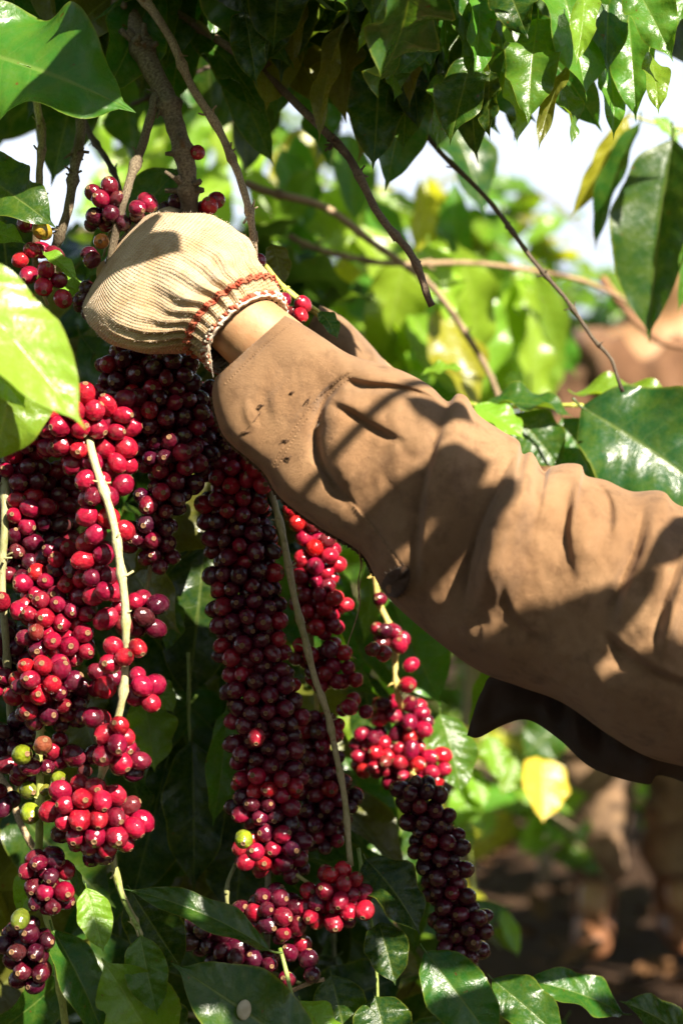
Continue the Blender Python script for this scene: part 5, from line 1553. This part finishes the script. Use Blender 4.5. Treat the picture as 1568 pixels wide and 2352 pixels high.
# ------------------------------------------------------------------ the roof of leaves
def canopy(label, stem, n, length, cols, drop=(0.5, 1.2), spread=0.05, seed=0, side=0.5, fwd=0.3):
    rr = random.Random(seed)
    t, path = leafy(label, stem, 8, (0.45, 0.45, 0.35), seed=seed)
    for k in range(n):
        i = int((k + rr.random()) / n * (len(path) - 1))
        p = Vector(path[i]) + Vector((rr.gauss(0, spread), rr.gauss(0, spread), rr.gauss(0, spread * 0.6)))
        d = Vector((rr.gauss(0, side), rr.gauss(-0.1, fwd), -rr.uniform(*drop))).normalized()
        L = rr.uniform(*length)
        f = Vector((rr.gauss(0.1, 0.6), -1 + rr.gauss(0, 0.4), rr.uniform(-0.1, 0.7)))
        lib_leaf(t, p, p + d * L, f, pick(cols), rr.uniform(0.9, 1.25))
    return t, path


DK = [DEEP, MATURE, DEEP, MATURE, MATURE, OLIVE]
canopy('dark leaf curtain over the woody branches', [(-120, -120, .18), (200, -110, .16), (500, -90, .15), (760, -90, .14)], 54, (0.08, 0.13), DK, seed=1, spread=0.045)
canopy('hanging dark leaves left of the open sky', [(560, -110, .16), (760, -60, .15), (960, -30, .15), (1120, -40, .16)], 60, (0.08, 0.125), DK, seed=2, spread=0.04)
canopy('deeper canopy leaves behind the hanging curtain', [(-100, -60, .45), (300, -70, .42), (700, -60, .42), (1100, -80, .42)], 54, (0.10, 0.16), DK, seed=3, spread=0.07)
canopy('leaves at the upper right corner above the sky', [(1080, -150, .24), (1300, -160, .22), (1500, -170, .22), (1700, -160, .24)], 16, (0.07, 0.11), [MATURE, MID, MATURE], seed=4, spread=0.035)
t, _ = canopy('curtain of lit wavy leaves hanging in front of the sky', [(820, -90, .10), (1050, -80, .10), (1300, -110, .10), (1560, -120, .10)], 3, (0.05, 0.08), [MATURE], seed=5, spread=0.02)
for q, (a, b, c, d, w, col, fc, fo) in enumerate((
        (895, -10, 818, 122, 52, YOUNG, (0.6, -1, 0.5), 0.3), (960, -20, 985, 190, 80, MATURE, (-0.3, -1, 0.1), 0.3), (1060, -50, 1052, 228, 76, MID, (0.5, -1, 0.6), 0.35),
        (1150, 40, 1138, 232, 34, YOUNG, (0.9, -0.6, 0.3), 0.6), (1150, -60, 1212, 88, 110, DEEP, (0.0, -1, 0.2), 0.2), (1235, 40, 1212, 286, 128, MID, (-0.3, -1, 0.1), 0.15),
        (1270, -90, 1347, 232, 200, MID, (0.05, -1, 0.35), 0.35), (1440, 20, 1460, 282, 112, MID, (-0.1, -1, 0.3), 0.35), (1440, -60, 1546, 142, 118, MID, (0.1, -1, 0.4), 0.3),
        (1310, 140, 1236, 346, 56, OLIVE, (-0.8, -0.8, 0.1), 0.3), (1165, 150, 1186, 342, 72, YOUNG, (0.5, -1, 0.4), 0.3), (870, 130, 856, 392, 140, DEEP, (0.1, -1, 0.2), 0.2),
        (1085, 130, 1032, 336, 120, MATURE, (-0.2, -1, 0.1), 0.2), (800, 30, 732, 332, 66, OLIVE, (-0.8, -0.8, 0.1), 0.3), (985, 40, 940, 250, 60, OLIVE, (-0.8, -0.8, 0.0), 0.4),
        (940, 120, 960, 300, 110, DEEP, (0.1, -1, 0.1), 0.2), (1000, 100, 905, 175, 60, MATURE, (0.4, -1, 0.3), 0.2), (890, 110, 905, 235, 70, MID, (0.6, -1, 0.4), 0.25),
        (1400, -80, 1392, 180, 100, MATURE, (-0.2, -1, 0.3), 0.25), (1590, -100, 1555, 60, 80, MID, (0.2, -1, 0.5), 0.2), (1125, 160, 1125, 325, 60, DEEP, (-0.4, -1, 0.0), 0.2),
        (1010, 170, 1002, 345, 74, MID, (0.4, -1, 0.3), 0.3), (1290, 190, 1312, 338, 62, MID, (0.5, -1, 0.4), 0.3), (1385, 110, 1408, 322, 74, MID, (0.4, -1, 0.4), 0.35), (1490, 120, 1512, 262, 64, YOUNG, (0.4, -1, 0.5), 0.3),
        (1100, -30, 1085, 205, 72, MID, (0.4, -1, 0.4), 0.4), (1010, -40, 1018, 160, 64, MID, (0.5, -1, 0.5), 0.35), (930, 180, 925, 350, 90, MATURE, (0.1, -1, 0.2), 0.25), (1340, -40, 1322, 150, 70, YOUNG, (0.6, -1, 0.4), 0.4),
        (640, -40, 610, 150, 110, DEEP, (0.1, -1, 0.0), 0.2), (700, -30, 675, 160, 70, OLIVE, (-0.7, -0.9, 0.0), 0.4), (480, -60, 210, 50, 70, MATURE, (0.3, -0.8, 0.6), 0.3), (560, 20, 590, 200, 90, DEEP, (0.1, -1, 0.0), 0.2))):
    dep = 0.03 + 0.02 * (q % 4)
    hero_leaf(t, (a, b, dep + 0.02), (c, d, dep - 0.01), w, fc, col, fold=fo, curl=0.35 + 0.1 * (q % 4), twist=(-0.9, 0.7, 1.2, -0.6)[q % 4], wave=0.36, wfreq=1.8 + 0.5 * (q % 3), seed=200 + q)

# leaves deep inside the plant
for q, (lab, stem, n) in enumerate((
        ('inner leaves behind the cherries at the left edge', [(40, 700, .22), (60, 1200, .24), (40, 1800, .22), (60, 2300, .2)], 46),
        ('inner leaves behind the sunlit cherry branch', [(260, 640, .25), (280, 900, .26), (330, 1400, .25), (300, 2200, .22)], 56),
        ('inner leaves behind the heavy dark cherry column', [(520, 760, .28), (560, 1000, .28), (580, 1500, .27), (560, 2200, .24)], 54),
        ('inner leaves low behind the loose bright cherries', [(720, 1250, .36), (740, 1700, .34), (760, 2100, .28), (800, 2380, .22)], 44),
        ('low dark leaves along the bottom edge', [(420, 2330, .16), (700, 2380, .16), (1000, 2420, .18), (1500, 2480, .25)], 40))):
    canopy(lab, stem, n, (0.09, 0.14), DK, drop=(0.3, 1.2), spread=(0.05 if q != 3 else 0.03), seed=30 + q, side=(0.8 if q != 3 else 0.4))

# crown of the same bush, above and outside the picture: it shades the inside of the plant
for q in range(5):
    y0 = 0.12 + 0.22 * q
    canopy('unseen crown branch of the coffee bush added overhead for shade, tier %s from the front' % ('one', 'two', 'three', 'four', 'five')[q],
           [(-300, -420, y0), (300, -480, y0), (900, -470, y0 + 0.02), (1500, -420, y0 + 0.05)], 52, (0.11, 0.17), GD, drop=(0.1, 0.5), spread=0.08, seed=60 + q, side=0.9, fwd=0.7)

canopy('foremost crown branch, added above the picture to shade the woody branches', [(560, -360, -.03), (700, -340, -.06), (900, -340, -.08), (1100, -380, -.06)], 50, (0.10, 0.15), GD, drop=(0.1, 0.5), spread=0.05, seed=71, side=0.9, fwd=0.6)  # added leaf layer that keeps sun off the woody branches

# unseen twig and loose leaves added towards the sun to shade sleeve, glove and plant
t, _ = leafy('unseen coffee twig and loose leaves added to shade sleeve, glove and plant', [(1800, -900, -.5), (1900, -500, -.55), (2050, -100, -.6)], 6, seed=77)


def caster(qx, qy, qd, dist, ang, length, width, col=MATURE):
    """a loose leaf added between the sun and a place to be shaded"""
    c = at(qx, qy, qd) + SUN * dist
    e1 = SUN.cross(Vector((0, 1, 0))).normalized()
    e2 = SUN.cross(e1).normalized()
    d = e1 * math.cos(ang) + e2 * math.sin(ang)
    m = frame(c - d * length / 2, c + d * length / 2, SUN) @ Matrix.Diagonal((width / length / 0.42, 1, 1, 1))
    obj('leaf', LEAFLIB[4], t, m, col)


caster(1215, 1490, -.14, .62, 0.3, 0.09, 0.048)
caster(1290, 1510, -.14, .66, 1.2, 0.08, 0.036)
caster(1560, 1230, -.14, .50, 1.3, 0.08, 0.028)
caster(1510, 1660, -.13, .55, 0.2, 0.10, 0.040)
caster(1340, 1680, -.12, .6, 0.5, 0.06, 0.03)
caster(880, 1230, -.10, .75, 0.9, 0.09, 0.045)
caster(960, 1330, -.10, .78, 1.4, 0.07, 0.035)
caster(1000, 940, -.10, .7, 0.2, 0.05, 0.028)
caster(340, 500, -.04, .40, 2.75, 0.085, 0.034)
KEEP = []
for q, (a, b, d_) in enumerate(((480, 2250, 0), (340, 2090, .0), (60, 2230, -.02), (180, 2340, .0), (700, 2320, .03))):
    KEEP.append((a, b, d_))
e1_ = SUN.cross(Vector((0, 1, 0))).normalized()
e2_ = SUN.cross(e1_).normalized()
flat = lambda p: (p.dot(e1_), p.dot(e2_))
keep_lit = [flat(v) for v in VS[::37]] + [flat(v) for v in GV[::61]]
for o_ in list(COL.objects):
    if o_.name.startswith('cherry') and o_.parent and any(w_ in o_.parent['label'] for w_ in ('slim pale', 'yellow-green twig', 'pale smooth', 'left edge', 'sunbeam')):
        keep_lit.append(flat(o_.matrix_basis.translation))
keep_lit += [flat(at(*p)) for p in ((345, 1690, .13), (372, 1605, .13), (505, 1720, .125), (510, 1800, .125), (640, 1330, .15))]
keep_lit = np.array(keep_lit)


def shade(px_, py_, d_, dist, ang, length, width):  # adds an unseen sun-blocking leaf unless it would darken lit parts
    p = at(px_, py_, d_)
    c = p + SUN * dist
    s_ = K * (DIST + c.y) / DIST
    qx, qy = 784 + c.x / s_, 1176 - (c.z - CAMZ) / s_
    if -300 < qx < 1868 and -300 < qy < 2600:
        return
    if np.linalg.norm(keep_lit - np.array(flat(p)), axis=1).min() < 0.5 * width + 0.012:
        return
    caster(px_, py_, d_, dist, ang, length, width, DEEP)


inner = [(px_, py_) for py_ in range(1200, 2330, 110) for px_ in range(20, 700, 110)]
for q, (a, b) in enumerate(inner):
    shade(a + 30 * math.sin(q * 2.3), b + 30 * math.cos(q * 1.7), .18, .78 + 0.03 * (q % 4), q * 1.9, 0.085, 0.05)
for q, (a, b, d_) in enumerate((*KEEP, (1060, 2300, .05), (1130, 2340, .05), (1200, 2340, .06), (1260, 2300, .07), (1330, 2320, .09), (1480, 2340, .09), (1000, 2240, .05), (1040, 2370, .04), (570, 2280, -.03), (640, 2340, -.02), (420, 2250, -.04), (330, 2260, -.03), (150, 2200, 0), (500, 2180, .02))):
    shade(a, b, d_, .84 + 0.03 * (q % 4), q * 1.9, 0.10, 0.05)
mb = MB()
A_, B_ = at(680, 1150, -.09) + SUN * .72, at(985, 850, -.09) + SUN * .72
D_ = (B_ - A_)
mb.tube(smooth_path([A_ - D_ * 0.5, A_, (A_ + B_) / 2 + Vector((0, 0, .004)), B_, B_ + D_ * 0.8], 30), 0.0042, 7)
obj('stem', mb.mesh('stem', [M['bark']]), t, None, (0.6, 0.6, 0.5))

# ------------------------------------------------------------------ the pale bean on the leaf
dg = bpy.context.evaluated_depsgraph_get()
bm_me = bean_leaf.data
mw = bean_leaf.matrix_basis
best, bp = 1e9, None
for v in bm_me.vertices:
    w = mw @ v.co
    s = K * (DIST + w.y) / DIST
    qx, qy = 784 + w.x / s, 1176 - (w.z - CAMZ) / s
    d = (qx - 556) ** 2 + (qy - 2318) ** 2
    if d < best:
        best, bp, bn = d, w, (mw.to_3x3() @ v.normal).normalized()
if bn.y > 0:
    bn = -bn
rb = 17 * K
vs, fs = [], []
for j in range(13):
    a = math.pi * j / 12
    for k in range(16):
        f = 6.2832 * k / 16
        x, z, y = math.sin(a) * math.cos(f), math.cos(a) * 1.32, math.sin(a) * math.sin(f)
        groove = 0.16 * math.exp(-(x / 0.16) ** 2) * max(0, -y)
        y = y * (0.55 if y < 0 else 0.8) + groove
        vs.append((x * rb, y * rb, z * rb))
for j in range(12):
    for k in range(16):
        a, b = j * 16 + k, j * 16 + (k + 1) % 16
        fs.append((a, a + 16, b + 16, b))
be = obj('coffee_bean', mesh_from('coffee_bean', vs, fs, [M['bean']]), None,
         Matrix.Translation(bp + bn * rb * 0.62) @ (-bn).to_track_quat('Y', 'Z').to_matrix().to_4x4() @ Matrix.Rotation(0.3, 4, 'Y'))
be['label'] = 'pale dry coffee bean resting on the broad bottom leaf'
be['category'] = 'bean'
